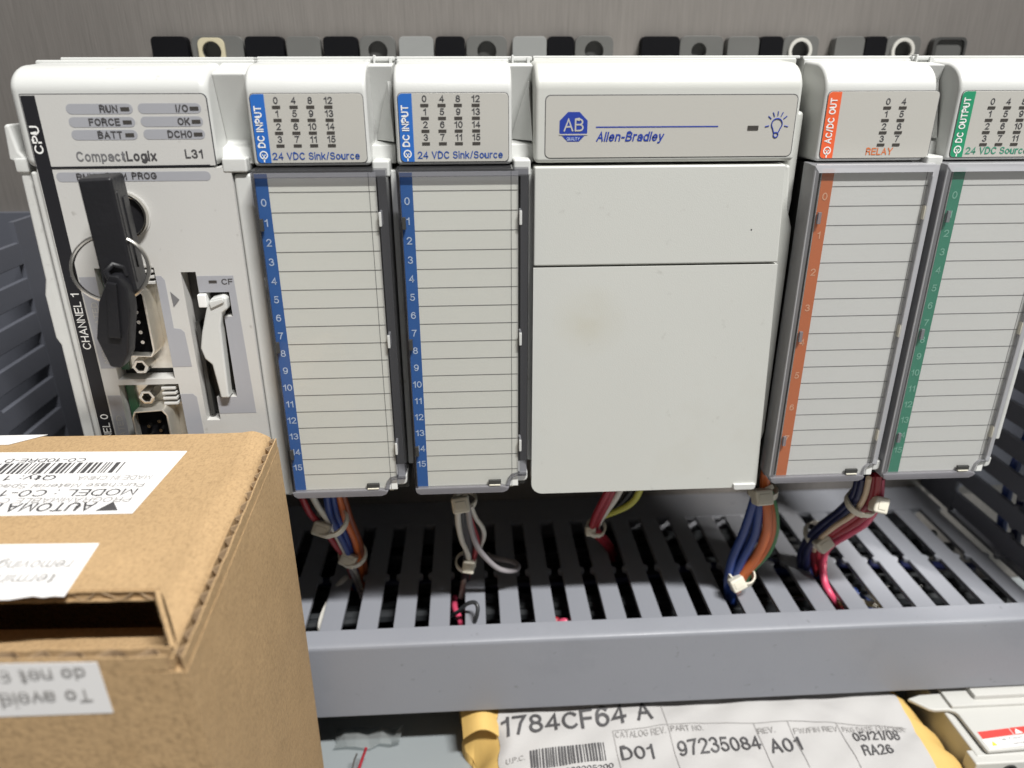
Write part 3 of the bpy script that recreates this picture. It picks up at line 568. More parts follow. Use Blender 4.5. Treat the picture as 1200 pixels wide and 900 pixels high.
# ------------------------------------------------------------------ controller
cp = thing('controller_module', 'controller with key switch and two serial ports at the left end', 'controller', (-97, 40, -94))
MB().box(-124.2, -70.3, 15, 85, -92, 24.6).build('housing', M['shell'], cp, bevel=.6)
MB().box(-118, -70.6, 15.5, 60, 24.4, 25.2).build('top_lip', M['shell'], cp, bevel=.25)
MB().prism(curve_profile(17.6, 16, 24.0, .3), 'x', -124.0, -78.4).build('header', M['shell'], cp, bevel=2.0, seg=5)
MB().prism([(15, 24.0), (5.2, 21.5), (9.6, 6), (9.6, 5), (5.4, 4.4), (3.2, .4), (15, .2)], 'x', -78.6, -70.4).build('grip_recess', M['shell'], cp, bevel=.6, seg=3)
MB().box(-77.4, -71.4, -.3, 6, -1.2, 2.3).build('latch_block', M['shell'], cp, bevel=.5, seg=3)
PORT1 = (-113.4, -98.4, -55.4, -24.6); PORT0 = (-113.8, -97.8, -92, -57.0)
SLOT = (-91.9, -88.1, -68.2, -25.9); LA = (-88.1, -80.4, -38.0, -31.4); LB = (-88.1, -82.6, -61.2, -38.0)
fp = holed_plate(MB(), -121.6, -75.4, -93.8, .05, -.1, 5, [PORT1, PORT0, SLOT, LA, LB])
fp.build('front_panel', M['cpulabel'], cp)
MB().prism(rrect(-121.5, -78.9, .6, 16.9, 1.2, 4, (.2, .2, 1.2, .2)), 'y', -.1, .3).build('header_label', M['cpulabel'], cp)
MB().frame(rrect(-121.7, -78.7, .4, 17.1, 1.3, 4, (.2, .2, 1.3, .3)), rrect(-121.48, -78.92, .62, 16.88, 1.2, 4, (.2, .2, 1.2, .2)), 'y', -.02, .3).build('label_groove', M['darkprint'], cp)
MB().box(-75.3, -71.0, .6, 15, -93.8, -1.6).build('side_rail', M['shell'], cp, bevel=.8, seg=3)
MB().box(-124.0, -121.8, .9, 15, -93.8, -.6).build('side_rail', M['shell'], cp, bevel=.7, seg=3)
MB().box(-121, -76, 4.9, 14, -93, 0).build('inner_wall', M['dark'], cp)
lv = [(-126.6, -94), (-128.2, -92), (-128.0, -46), (-128.9, -44), (-128.9, -32), (-127.8, -28), (-127.4, 1.2), (-129.2, 1.8), (-128.6, 10), (-127.2, 10.4), (-126.4, 4), (-124.8, 2), (-124.8, -94)]
MB().prism(lv, 'y', 2.6, 9).build('side_lever', M['shell'], cp, bevel=.7, seg=3)
MB().box(-127.8, -124.6, 2.0, 7, -1.0, 2.4).build('lever_grip', M['shell'], cp, bevel=.5)
MB().prism([(15, 20), (8, 17), (5, 6), (5, -4), (15, -4)], 'x', -125.4, -124.0).build('lever_hinge', M['shell'], cp, bevel=.5)
# print on the front
flat([(-121.4, -93), (-117.6, -93), (-118.1, 16.7), (-121.4, 16.7)], -.16, M['black'], cp, 'black_band')
text('CPU', (-118.85, -.16, 3.6), 2.1, M['white'], cp, width=6.4, u=(0, 0, 1), v=(-1, 0, 0), bold=.012)
text('CHANNEL 1', (-118.55, -.16, -46.4), 2.1, M['white'], cp, width=15.4, u=(0, 0, 1), v=(-1, 0, 0), bold=.004)
text('CHANNEL 0', (-118.45, -.16, -80.5), 2.1, M['white'], cp, width=15.0, u=(0, 0, 1), v=(-1, 0, 0), bold=.004)
def pill_(poly): MB().prism(poly, 'y', -.16, -.1).build('grey_print', M['greyprint'], cp)
for i, zz in enumerate((13.7, 10.75, 7.85)):
    pill_(rrect(-111.6, -96.2, zz-1.15, zz+1.15, 1.14, 5))
    pill_(rrect(-95.0+.1*i, -80.3, zz-1.1, zz+1.2, 1.14, 5))
pill_(rrect(-117.4, -80.5, -3.0, -.75, 1.1, 5))
for poly in ([(-117.3, -52), (-113.45, -52), (-113.45, -26.8), (-117.6, -26.8)], [(-98.35, -52), (-93.3, -52), (-93.6, -42.2), (-94.4, -41.3), (-96.2, -41.0), (-96.2, -28.0), (-97.0, -26.8), (-98.35, -26.8)],
             [(-117.3, -93), (-113.85, -93), (-113.85, -60), (-117.3, -60)], [(-97.75, -93), (-92.7, -93), (-93.5, -61), (-94.4, -60), (-97.75, -60)],
             [(-88.0, -66.2), (-78.0, -66.2), (-78.7, -27.0), (-88.0, -27.0), (-88.0, -31.35), (-80.35, -31.35), (-80.35, -38.05), (-82.55, -38.05), (-82.55, -61.25), (-88.0, -61.25)]):
    pill_(poly)
flat([(-95.4, -31.0), (-93.4, -33.2), (-95.2, -35.2)], -.2, M['midprint'], cp, 'arrow_mark')
flat([(-118.0, .15), (-80.2, .35), (-80.2, .8), (-118.0, .6)], -.24, M['black'], cp, 'rule')
for i, (a, b) in enumerate((('RUN', 'I/O'), ('FORCE', 'OK'), ('BATT', 'DCH0'))):
    z = (13.7, 10.75, 7.85)[i]
    text(a, (-99.7, -.17, z-.8), 1.65, M['ink'], cp, align='r', bold=.022); text(b, (-83.3, -.17, z-.75), 1.65, M['ink'], cp, align='r', bold=.022)
    led(-98.0, z, -.17, cp, 2.0, .75); led(-81.9, z+.05, -.17, cp, 2.0, .75)
text('Compact', (-111.6, -.1, 1.75), 2.35, M['midprint'], cp, width=11.6, bold=.014); text('Logix', (-99.8, -.1, 1.75), 2.35, M['ink'], cp, width=7.2, bold=.024)
text('L31', (-85.8, -.1, 2.3), 2.1, M['ink'], cp, width=4.3, bold=.02)
text('RUN', (-112.6, -.17, -2.65), 1.6, M['ink'], cp, width=4.6, bold=.022); text('REM', (-105.6, -.17, -2.6), 1.6, M['ink'], cp, width=5.0, bold=.022); text('PROG', (-99.4, -.17, -2.5), 1.6, M['ink'], cp, width=6.0, bold=.022)
text('CF', (-81.9, -.17, -29.3), 1.5, M['ink'], cp, width=2.9, bold=.006); led(-84.1, -28.5, -.17, cp, 2.0, .6)
text('NON-ISOLATED', (-114.5, -.17, -50.5), 1.6, M['label'], cp, width=17, u=(0, 0, 1), v=(-1, 0, 0)); text('ISOLATED', (-114.7, -.17, -78.0), 1.7, M['label'], cp, width=12, u=(0, 0, 1), v=(-1, 0, 0))
# key switch
ks = MB().frame(circle(-102.7, -11.2, 5.6, 40), circle(-102.7, -11.2, 4.9, 40), 'y', -1.6, .3).build('key_switch', M['steel'], cp, bevel=.25)
MB().prism(circle(-102.7, -11.2, 4.92, 40), 'y', -.6, .3).build('switch_face', M['blackplastic'], ks)
MB().frame(circle(-102.7, -11.2, 6.0, 40), circle(-102.7, -11.2, 5.62, 40), 'y', -.3, .2).build('switch_seat', M['cpulabel'], ks)
# serial ports
def serial_port(zc, pins):
    s = MB()
    s.box(-113.2, -98.6, 3.6, 4.6, zc-15.2, zc+15.2); sp = s.build('serial_port', M['tin'], cp, bevel=.2)
    MB().box(-113.3, -111.2, 2.6, 3.6, zc-15, zc+15).build('circuit_board', M['pcb'], sp)
    dp = lambda g: [(-109.8-g, zc-7.2+g*.3), (-109.2-g*.6, zc-8.2-g), (-102.6+g*.6, zc-8.6-g), (-101.8+g, zc-7.6), (-101.8+g, zc+7.6), (-102.6+g*.6, zc+8.6+g), (-109.2-g*.6, zc+8.2+g), (-109.8-g, zc+7.2-g*.3)]
    MB().frame(dp(.9), dp(.35), 'y', -3.2, 3.7).build('connector_shell', M['tin'], sp, bevel=.2)
    MB().prism(dp(.36), 'y', -.6, 3.6).build('connector_insert', M['blacktab'], sp)
    pn = None
    for i in range(9):
        x = -104.0 if i < 5 else -107.0; z = zc + (2.75*(i-2) if i < 5 else 2.75*(i-6.5))
        if pn is None: pn = MB().cyl((x, -2.3, z), (x, -.5, z), .5, 10).build('pin', M['steel'], sp); b0 = (x, z); o = pn
        else: o = pn.copy(); C.objects.link(o); o.location = Vector((x-b0[0], 0, z-b0[1]))*S
    for z in (zc-12.6, zc+12.6):
        sc = MB().frame(circle(-106.2, z, 2.2, 6), [(-106.2+1.25*math.cos(2*math.pi*q/6), z+1.25*math.sin(2*math.pi*q/6)) for q in range(6)], 'y', -1.8, 3.7).build('jack_screw', M['steel'], sp, bevel=.15)
        MB().prism(circle(-106.2, z, 1.3, 12), 'y', .4, 3.0).build('screw_bore', M['dark'], sp)
    for k in range(4): MB().box(-102.6, -98.8, -.2, 3.5, zc+9.6+1.5*k, zc+10.3+1.5*k).build('vent_rib', M['cpulabel'], sp, bevel=.1)
serial_port(-38.5, 9); serial_port(-72.7, 9)
MB().box(-113.5, -98.0, 1.0, 4, -56.8, -55.6).build('port_divider', M['shell'], cp, bevel=.2)
# card slot and its latch
MB().box(-91.0, -90.0, 1.5, 4.8, -67, -40).box(-91.8, -88.2, 4.2, 4.8, -68, -26).build('card_guide', M['dark'], cp)
MB().box(-88.4, -86.2, -1.3, 3, -35.2, -31.7).build('latch_button', M['white'], cp, bevel=.3)
lp = [(-85.6, -33.6), (-84.6, -32.6), (-81.8, -31.9), (-80.8, -32.6), (-80.9, -35.6), (-82.4, -36.6), (-83.4, -40), (-84.2, -59.6), (-84.0, -60.9), (-86.4, -60.9), (-87.3, -51.0), (-88.9, -49.4), (-89.6, -46.2), (-88.6, -42.0), (-86.6, -36.0)]
MB().prism(lp, 'y', -1.9, 2.0).build('card_latch', M['shell'], cp, bevel=.55, seg=3)
MB().prism([(-85.2, -33.4), (-81.6, -32.5), (-81.4, -33.6), (-85.0, -35.2)], 'y', -2.4, -1.7).build('latch_ridge', M['shell'], cp, bevel=.25)
# tabs above the controller
plate_tab(-120.6, -109.0, cp, M['blacktab'], 'black_plate'); mount_hole(-107.8, -91.0, cp, None, M['greytab'], xc=-101.2)
wo = dense(rrect(-105.6, -96.9, 23.5, 32.4, 2.2, 6))
MB().frame(wo, [(-101.25+3.1*math.cos(a), 28.2+3.1*math.sin(a)) for a in [math.atan2(q[1]-28.2, q[0]+101.25) for q in wo]], 'y', 82.5, 83.6).build('washer', M['paperyellow'], cp, bevel=.2)
plate_tab(-90.2, -77.6, cp, M['blacktab'], 'black_plate'); plate_tab(-76.6, -65.4, cp, M['greytab'])

# ------------------------------------------------------------------ keys on their ring
k1 = thing('key', 'black headed key standing in the switch', 'key', (-100.6, -2, -11))
mx = Matrix.Translation((-101.2, -9.5, -11.4)) @ Matrix.Rotation(R(-1.5), 4, 'Y') @ Matrix.Rotation(R(9), 4, 'Z')
kb = MB().prism(rrect(-7.2, 3.6, -15.4, 11.2, 1.4, 4, (.6, 2.0, 1.2, .8)), 'x', -3.9, 3.2).xf(mx)
kb.build('head', M['blackplastic'], k1, bevel=.7, seg=3)
MB().box(3.0, 3.5, -2.2, .8, -10.5, 6.2).xf(mx).build('head_ridge', M['blackplastic'], k1, bevel=.2)
MB().prism(rrect(-5.6, -4.0, -13.5, 8.0, .6, 3), 'x', -4.1, 3.35).xf(mx).build('head_rib', M['blackplastic'], k1, bevel=.2)
MB().box(-102.3, -100.9, -6, .2, -14.0, -9.0).build('shank', M['steel'], k1, bevel=.15)
rg = MB()
cr = Vector((-101.8, -15.4, -21.0)); pr = []
for i in range(48):
    a = 2*math.pi*i/48; pr.append(cr + Vector((8.0*math.cos(a), 1.8*math.cos(a)+1.0*math.sin(a), 7.6*math.sin(a))))
rg.tube(pr, .5, 8, closed=True)
rg.tube([p+Vector((.25, -.7, .2)) for p in pr[:40]], .46, 8)
tag(rg.build('key_ring', M['steel']), 'thin split steel ring joining the two black keys', 'key ring')
k2 = thing('key', 'black headed key hanging from the steel ring', 'key', (-102, -17, -33))
hp = [(-100.8, -21.6), (-98.7, -21.9), (-97.2, -25.0), (-97.6, -30.5), (-100.2, -41.2), (-102.4, -44.8), (-105.0, -44.4), (-106.8, -37.0), (-104.4, -28.0)]
mh = MB().prism(hp, 'y', -19.6, -14.8); mh.build('head', M['blackplastic'], k2, bevel=.6, seg=2)
MB().prism([(-101.2, -23.0), (-99.0, -23.5), (-100.6, -36.8), (-103.4, -36.4)], 'y', -20.6, -19.4).build('head_ridge', M['blackplastic'], k2, bevel=.3, seg=2)
MB().tube([(-100.9, -18.6, -23.2), (-101.6, -18.4, -21.0), (-100.4, -17.2, -19.7), (-98.6, -16.2, -20.6), (-98.2, -16.0, -22.6)], .7, 8).build('ring_loop', M['blackplastic'], k2)
WIRES = [  # wire and tie points back-projected from image pixels at guessed depths
    ('A', 'red', 1.1, [(-70.4, 6.0, -96.3), (-69.3, 9.0, -104.9), (-66.9, 14.0, -113.9), (-65.0, 22.0, -126.9), (-63.4, 28.0, -136.9), (-63.7, 38.0, -153.3), (-64.3, 39.0, -158.0)]),
    ('A', 'white', 1.0, [(-66.8, 4.0, -95.2), (-65.8, 8.0, -103.1), (-64.1, 12.0, -110.8), (-63.3, 20.0, -123.5), (-62.5, 27.0, -135.5), (-61.9, 38.0, -153.4), (-60.1, 33.8, -158.0)]),
    ('A', 'blue', 1.1, [(-62.7, 6.0, -96.5), (-63.3, 10.0, -106.4), (-62.6, 16.0, -117.4), (-61.7, 24.0, -131.2), (-63.4, 36.0, -148.7), (-63.6, 39.0, -158.0)]),
    ('A', 'blue', 1.1, [(-61.6, 9.0, -98.4), (-61.9, 13.0, -108.3), (-61.3, 19.0, -119.5), (-61.2, 26.0, -131.9), (-62.5, 38.0, -150.3), (-62.4, 38.9, -158.0)]),
    ('A', 'orange', 1.1, [(-60.5, 12.0, -100.8), (-59.8, 16.0, -112.9), (-58.8, 22.0, -124.4), (-59.3, 29.0, -136.3), (-60.8, 40.0, -153.0), (-61.1, 38.8, -158.0)]),
    ('A', 'brown', 1.1, [(-59.1, 13.0, -101.5), (-58.5, 17.0, -112.3), (-57.7, 24.0, -125.8), (-58.1, 32.0, -139.6), (-59.9, 42.0, -154.6), (-60.2, 39.8, -158.0)]),
    ('A', 'grey', 0.8, [(-63.6, 27.0, -134.7), (-62.8, 34.0, -148.4), (-61.8, 36.0, -155.8), (-59.9, 31.3, -156.0)]),
    ('B', 'white', 1.0, [(-22.7, 4.0, -100.4), (-23.0, 8.0, -109.2), (-22.2, 14.0, -120.4), (-20.3, 20.0, -131.5), (-21.9, 30.0, -147.2), (-23.7, 31.6, -158.0)]),
    ('B', 'black', 1.1, [(-21.4, 5.0, -101.1), (-21.4, 9.0, -109.9), (-20.9, 16.0, -122.8), (-21.3, 24.0, -137.2), (-23.4, 36.6, -158.0)]),
    ('B', 'black', 1.1, [(-20.3, 5.0, -101.1), (-20.3, 9.0, -110.6), (-19.8, 16.0, -123.2), (-20.4, 24.0, -137.3), (-22.2, 36.5, -158.0)]),
    ('B', 'grey', 0.95, [(-19.8, 4.0, -100.5), (-19.2, 8.0, -110.9), (-17.5, 12.0, -121.2), (-14.8, 15.0, -128.2), (-10.7, 18.0, -135.1), (-7.1, 20.0, -138.1), (-4.0, 22.0, -139.4), (-2.9, 25.0, -139.9), (-4.8, 30.0, -141.6), (-10.8, 36.0, -144.2), (-13.2, 42.0, -146.9)]),
    ('B', 'white', 0.8, [(-18.8, 5.0, -101.8), (-17.5, 9.0, -108.8), (-15.4, 13.0, -115.3), (-14.9, 16.0, -120.7), (-16.1, 20.0, -127.5), (-18.2, 24.0, -133.8), (-20.2, 28.0, -142.1)]),
    ('B', 'red', 1.0, [(-19.6, 7.0, -103.0), (-18.7, 11.0, -112.6), (-17.2, 16.0, -122.6), (-18.2, 22.0, -132.3), (-20.2, 28.0, -143.2), (-22.5, 36.5, -158.0)]),
    ('B', 'black', 0.7, [(-27.1, 17.9, -155.0), (-23.9, 13.2, -149.0), (-21.2, 11.7, -145.0), (-18.6, 11.2, -144.0), (-17.5, 9.7, -145.0), (-18.1, 8.2, -148.0), (-19.7, 10.2, -154.0)]),
    ('B', 'pink', 1.1, [(-26.0, 34.3, -160.0), (-25.8, 23.6, -156.0), (-24.1, 16.9, -155.0), (-23.1, 16.5, -160.0)]),
    ('C', 'red', 1.2, [(25.6, 12.0, -101.5), (24.3, 17.0, -110.2), (23.4, 23.0, -119.4), (23.8, 29.0, -129.0), (28.0, 34.0, -136.2), (34.7, 49.1, -152.0), (37.3, 53.8, -160.0)]),
    ('C', 'red', 1.2, [(27.4, 14.0, -102.7), (26.2, 19.0, -112.2), (25.3, 25.0, -121.4), (25.5, 30.0, -129.0), (29.7, 36.0, -136.9), (35.8, 51.9, -152.0), (38.6, 57.2, -160.0)]),
    ('C', 'white', 1.1, [(29.7, 13.0, -102.2), (28.5, 17.0, -109.1), (26.9, 22.0, -116.8), (25.7, 27.0, -124.2), (25.4, 31.0, -130.4)]),
    ('C', 'green_yellow', 1.1, [(35.8, 12.0, -101.8), (35.1, 15.0, -107.5), (33.2, 18.0, -112.2), (29.9, 22.0, -116.9), (26.6, 26.0, -121.4), (25.4, 30.0, -127.5)]),
    ('C', 'black', 1.1, [(34.3, 16.0, -104.2), (32.1, 20.0, -111.7), (28.7, 25.0, -118.8), (25.7, 30.0, -126.8)]),
    ('D', 'blue', 1.5, [(72.8, 9.0, -102.3), (72.4, 10.0, -109.3), (72.0, 13.0, -121.2), (71.1, 17.0, -134.4), (71.4, 19.0, -145.0), (73.3, 20.9, -154.0)]),
    ('D', 'blue', 1.5, [(73.9, 9.0, -102.4), (74.5, 9.0, -109.4), (75.5, 12.0, -121.7), (74.1, 16.0, -134.5), (73.1, 18.0, -144.3), (74.0, 18.9, -154.0)]),
    ('D', 'blue', 1.4, [(74.8, 12.0, -104.8), (75.3, 13.0, -113.0), (75.1, 16.0, -125.8), (73.8, 20.0, -138.5), (73.4, 21.0, -148.1), (75.0, 19.5, -156.0)]),
    ('D', 'orange', 1.6, [(73.6, 6.0, -78.1), (73.5, 6.0, -91.4), (74.9, 8.0, -101.8), (76.8, 8.0, -109.8), (78.5, 10.0, -119.4), (78.0, 14.0, -131.5), (75.0, 17.0, -141.8), (74.6, 20.8, -154.0)]),
    ('D', 'orange', 1.2, [(76.7, 10.0, -103.7), (79.6, 10.0, -112.9), (81.3, 12.0, -121.9), (80.8, 16.0, -133.0), (77.1, 19.0, -143.7), (75.8, 20.7, -154.0)]),
    ('D', 'green', 1.0, [(78.3, 11.0, -104.4), (81.0, 11.0, -111.9), (83.2, 13.0, -121.6), (83.0, 16.0, -131.7), (79.8, 20.0, -142.4), (77.9, 23.0, -154.0)]),
    ('D', 'black', 1.4, [(75.8, 12.0, -75.2), (75.1, 12.0, -90.1), (74.4, 12.0, -99.4), (74.5, 11.0, -105.2), (75.8, 14.0, -113.6)]),
    ('E', 'red', 1.3, [(107.4, 2.0, -93.6), (109.3, 4.0, -103.8), (110.0, 9.0, -113.4), (108.1, 15.0, -122.3), (106.2, 22.0, -131.2), (106.1, 26.0, -138.7), (113.2, 33.5, -154.0)]),
    ('E', 'pink', 1.3, [(109.7, 4.0, -96.1), (111.9, 6.0, -106.1), (112.5, 11.0, -117.1), (110.9, 17.0, -125.8), (109.1, 24.0, -135.6), (109.5, 27.0, -143.3), (108.5, 22.0, -149.0), (109.3, 17.2, -152.0), (115.1, 17.3, -160.0)]),
    ('E', 'red', 1.3, [(106.6, 3.0, -94.2), (108.2, 5.0, -104.4), (108.4, 10.0, -113.0), (106.1, 16.0, -122.2), (104.9, 23.0, -131.8), (106.1, 28.0, -141.2), (111.5, 33.8, -155.0)]),
    ('E', 'cream', 0.9, [(104.0, 1.0, -94.1), (105.1, 3.0, -102.1), (105.7, 8.0, -111.6), (103.7, 14.0, -120.4), (102.6, 20.0, -129.6), (104.8, 26.0, -138.6)]),
    ('E', 'navy', 1.5, [(104.2, 4.0, -95.9), (105.0, 6.0, -103.9), (105.2, 12.0, -114.1), (103.2, 18.0, -124.1), (102.1, 25.0, -136.0), (104.7, 30.0, -147.2), (108.7, 31.9, -155.0)]),
    ('E', 'navy', 1.5, [(104.1, 6.0, -97.6), (104.5, 8.0, -105.1), (104.5, 14.0, -114.7), (102.3, 20.0, -124.3), (101.7, 27.0, -135.9), (103.7, 32.0, -147.8), (106.8, 32.0, -155.0)]),
    ('E', 'black', 1.3, [(105.8, 6.0, -96.5), (107.0, 8.0, -106.5), (107.9, 14.0, -117.5), (105.9, 20.0, -127.3), (104.6, 27.0, -138.2), (111.9, 39.2, -155.0)]),
    ('E', 'navy', 1.3, [(114.6, 14.0, -35.7), (115.5, 14.0, -57.1), (114.6, 13.0, -76.8), (112.9, 11.0, -90.8), (110.1, 9.0, -102.1), (109.2, 12.0, -110.3)]),
    ('E', 'red', 1.2, [(120.4, 18.0, -67.3), (118.0, 16.0, -85.8), (113.2, 10.0, -94.9), (111.8, 8.0, -104.7)]),
]
TIES = [
    ('A', (-66.3, 10.0, -111.9), (5.6, 4.6, 3.6), 20),
    ('A', (-61.9, 24.0, -134.0), (5.8, 4.6, 3.6), 25),
    ('B', (-21.9, 4.0, -100.8), (5.4, 5.0, 4.2), -8),
    ('B', (-20.4, 20.0, -135.8), (4.2, 4.4, 3.6), 10),
    ('C', (22.8, 27.0, -127.6), (3.6, 3.6, 3.0), 0),
    ('D', (72.9, 5.0, -102.1), (5.6, 5.0, 5.4), -4),
    ('D', (72.8, 14.0, -142.6), (5.2, 4.6, 4.0), -25),
    ('E', (109.7, 2.0, -104.5), (4.6, 5.2, 4.4), 15),
    ('E', (103.8, 19.0, -130.8), (5.6, 4.8, 4.2), -35),
]
# ------------------------------------------------------------------ wires and cable ties
PLACE = dict(A='under the first blue module', B='under the second blue module', C='under the power supply', D='at the right corner of the power supply', E='between the relay module and the green module')
NAMES = dict(green_yellow='green and yellow')
seen = {}
for g, c, r, pts in WIRES:
    seen.setdefault((g, c), []).append(1)
count = {k: len(v) for k, v in seen.items()}
SPECIAL = {('B', 'white', 1.0): 'thicker white wire curving down left of the grey loop', ('B', 'white', .8): 'thin white wire bulging right above the grey loop', ('B', 'grey', .95): 'grey wire ending in an open loop under the second blue module',
           ('B', 'black', .7): 'thin black wire looping out of a duct slot below the second blue module', ('A', 'grey', .8): 'thin grey wire slipping into a duct slot under the first blue module',
           ('D', 'orange', 1.6): 'thick orange wire coming down beside the power supply', ('D', 'orange', 1.2): 'thin orange wire beside the green one at the power supply corner',
           ('E', 'navy', 1.3): 'dark blue wire running down the gap between relay and green modules', ('E', 'red', 1.2): 'dark red wire in the gap left of the green module'}
ORD = {('A', 'blue'): ('left of the two blue wires', 'right of the two blue wires'), ('B', 'black'): ('left of the two straight black wires', 'right of the two straight black wires'),
       ('C', 'red'): ('left of the two red wires', 'right of the two red wires'), ('D', 'blue'): ('left outer blue wire', 'blue wire beside the orange one', 'blue wire between the two outer blue wires'),
       ('E', 'red'): ('red wire next to the pink one', 'red wire next to the cream one'), ('E', 'navy'): ('dark blue wire next to the black one', 'leftmost dark blue wire')}
idx = {}
for g, c, r, pts in WIRES:
    o = MB().tube(spline(pts, 7), r, 10).build('wire', M['w_'+c])
    cn = NAMES.get(c, 'dark blue' if c == 'navy' else c)
    lab = SPECIAL.get((g, c, r))
    if not lab and (g, c) in ORD:
        k = idx.get((g, c), 0); idx[(g, c)] = k+1; lab = ORD[(g, c)][k] + ' ' + PLACE[g]
    tag(o, lab or '%s insulated wire in the bundle %s' % (cn, PLACE[g]), 'wire', 'wires in the bundle ' + PLACE[g])
TL = ['upper white cable tie under the first blue module', 'lower greyish cable tie under the first blue module', 'upper white cable tie under the second blue module', 'lower cable tie near the grey wire loop',
      'small grey cable tie on the red wires under the power supply', 'upper white cable tie at the power supply corner', 'lower bright cable tie on the blue and orange wires', 'white cable tie under the green module on the red wires', 'lower bright cable tie where the pink wire drops']
BUN = {0: (5.0, (-63.5, 12, -110.5)), 1: (4.4, (-60.6, 26, -133.2)), 2: (3.2, (-20.6, 8, -101.5)), 3: (3.2, (-21.3, 25, -137.5)), 4: (3.0, (24.9, 28, -127.0)), 5: (4.2, (75.2, 10, -103.0)), 6: (4.4, (75.3, 18, -141.8)), 7: (4.6, (107.6, 8, -107.5)), 8: (4.6, (105.0, 26, -132.0))}
AX = {0: (.25, .55, -1), 1: (.1, .6, -1), 2: (0, .35, -1), 3: (-.1, .6, -1), 4: (-.05, .6, -1), 5: (0, .05, -1), 6: (-.1, .3, -1), 7: (-.1, .5, -1), 8: (-.35, .7, -1)}
for i, (g, p, sz, ang) in enumerate(TIES):
    t = thing('cable_tie', TL[i], 'cable tie', p, 'cable ties on the wire bundles')
    a, b, d = sz
    mx = Matrix.Translation(p) @ Matrix.Rotation(R(-22), 4, 'X') @ Matrix.Rotation(R(ang), 4, 'Y')
    MB().box(-a/2, a/2, -d/2, d/2, -b/2, b/2).xf(mx).build('head', M['tie'], t, bevel=.7, seg=3)
    MB().box(-a/2+1.0, a/2-1.0, -d/2-.25, d/2-.5, -b/2+1.2, b/2-1.2).xf(mx).build('pawl', M['tie'], t, bevel=.25)
    rad, cc = BUN[i]; ax = Vector(AX[i]).normalized(); e1 = ax.cross(Vector((0, 1, 0))).normalized(); e2 = ax.cross(e1)
    ring = MB(); n = 28; vs = []; fs = []
    for q in range(n):
        an = 2*math.pi*q/n; dv = (e1*math.cos(an) + e2*math.sin(an)); cpt = Vector(cc) + dv*rad*(1 if abs(math.cos(an)) > .2 else .94)
        for dr, da in ((0, -1.15), (.55, -1.15), (.55, 1.15), (0, 1.15)): vs.append(cpt + dv*dr + ax*da)
    for q in range(n):
        q2 = (q+1) % n
        for k in range(4): fs.append((q*4+k, q*4+(k+1) % 4, q2*4+(k+1) % 4, q2*4+k))
    ring.add(vs, fs); ring.build('strap', M['tie'], t)
    if i in (2, 5):
        MB().box(1.8, 4.6 if i == 5 else 3.4, -.6, .0, .6, 2.2).xf(mx @ Matrix.Rotation(R(-22), 4, 'Y')).build('tail', M['tie'], t, bevel=.2)
mass = MB(); rr = random.Random(5)  # unseen dark wires, added to blacken the view through the slots
for i in range(26):
    y0 = rr.uniform(24, 78); z0 = rr.uniform(-176, -159)
    mass.tube(spline([(-150+66*k, min(80, max(20, y0+rr.uniform(-5, 5))), min(-157, max(-177, z0+rr.uniform(-3, 3)))) for k in range(6)], 4), 2.0, 6)
o = mass.build('dark_wire_fill', M['w_black']); o['kind'] = 'stuff'; tag(o, 'dark wires added inside the level duct to darken its slots', 'wires')
# wires lying inside the ducts, glimpsed through the slots
INN = [('pink', 1.6, [(-5, 17, -174), (6, 15, -168), (10.5, 13, -157), (14, 12, -156), (19, 14, -168), (28, 16, -176)], 'pink wire lying inside the duct below the power supply'),
       ('red', 1.5, [(-2, 30, -176), (5, 20, -166), (9.5, 17, -158), (13, 18, -164), (20, 24, -176)], 'red wire showing in a duct slot below the power supply'),
       ('yellow', 1.4, [(104, 40, -168), (117, 19, -158), (122, 11, -158), (131, 12, -164)], 'yellow wire inside the duct below the green module'),
       ('blue', 1.5, [(100, 48, -164), (112, 34, -156), (120, 31, -157), (132, 22, -165)], 'blue wire inside the duct below the green module'),
       ('white', 1.2, [(108, 26, -160), (120, 20, -157), (136, 14, -158), (152, 11, -158), (165, 14, -164)], 'white wire inside the duct at its right end'),
       ('black', 1.7, [(-80, 22, -160), (-20, 30, -163), (60, 34, -163), (150, 30, -160), (184, 30, -163)], 'black wire lying along the bottom of the level duct'),
       ('navy', 1.7, [(-80, 48, -161), (20, 46, -165), (90, 48, -160), (184, 46, -164)], 'dark blue wire lying along the back of the level duct'),
       ('cream', 1.2, [(56, 12, -159), (66, 9, -157), (74, 8, -154), (84, 10, -158), (100, 16, -164)], 'cream wire inside the duct below the blue and orange bundle'),
       ('white', 1.3, [(-66, 10, -158), (-72, 16, -156), (-70, 28, -153), (-66, 36, -151), (-64, 44, -160)], 'white wire inside the duct beside the cardboard box')]
for c, r, pts, lab in INN: tag(MB().tube(spline(pts, 7), r, 8).build('wire', M['w_'+c]), lab, 'wire', 'wires inside the ducts')
UP = [(9, 'navy', 'dark blue upright wire nearest the cover inside the right duct'), (15, 'blue', 'mid blue upright wire inside the right duct'), (22, 'navy', 'dark blue upright wire next to the mid blue one inside the right duct'),
      (33, 'navy', 'dark blue upright wire halfway back in the right duct'), (41, 'blue', 'lighter blue upright wire at the back of the right duct')]
for y, c, lab in UP:
    tag(MB().tube(spline([(187.5, y, -148), (186.2, y+2, -120), (187.4, y-2, -80), (188, y, -30), (188, y, -8)], 6), 1.9, 8).build('wire', M['w_'+c]), lab, 'wire', 'wires inside the ducts')

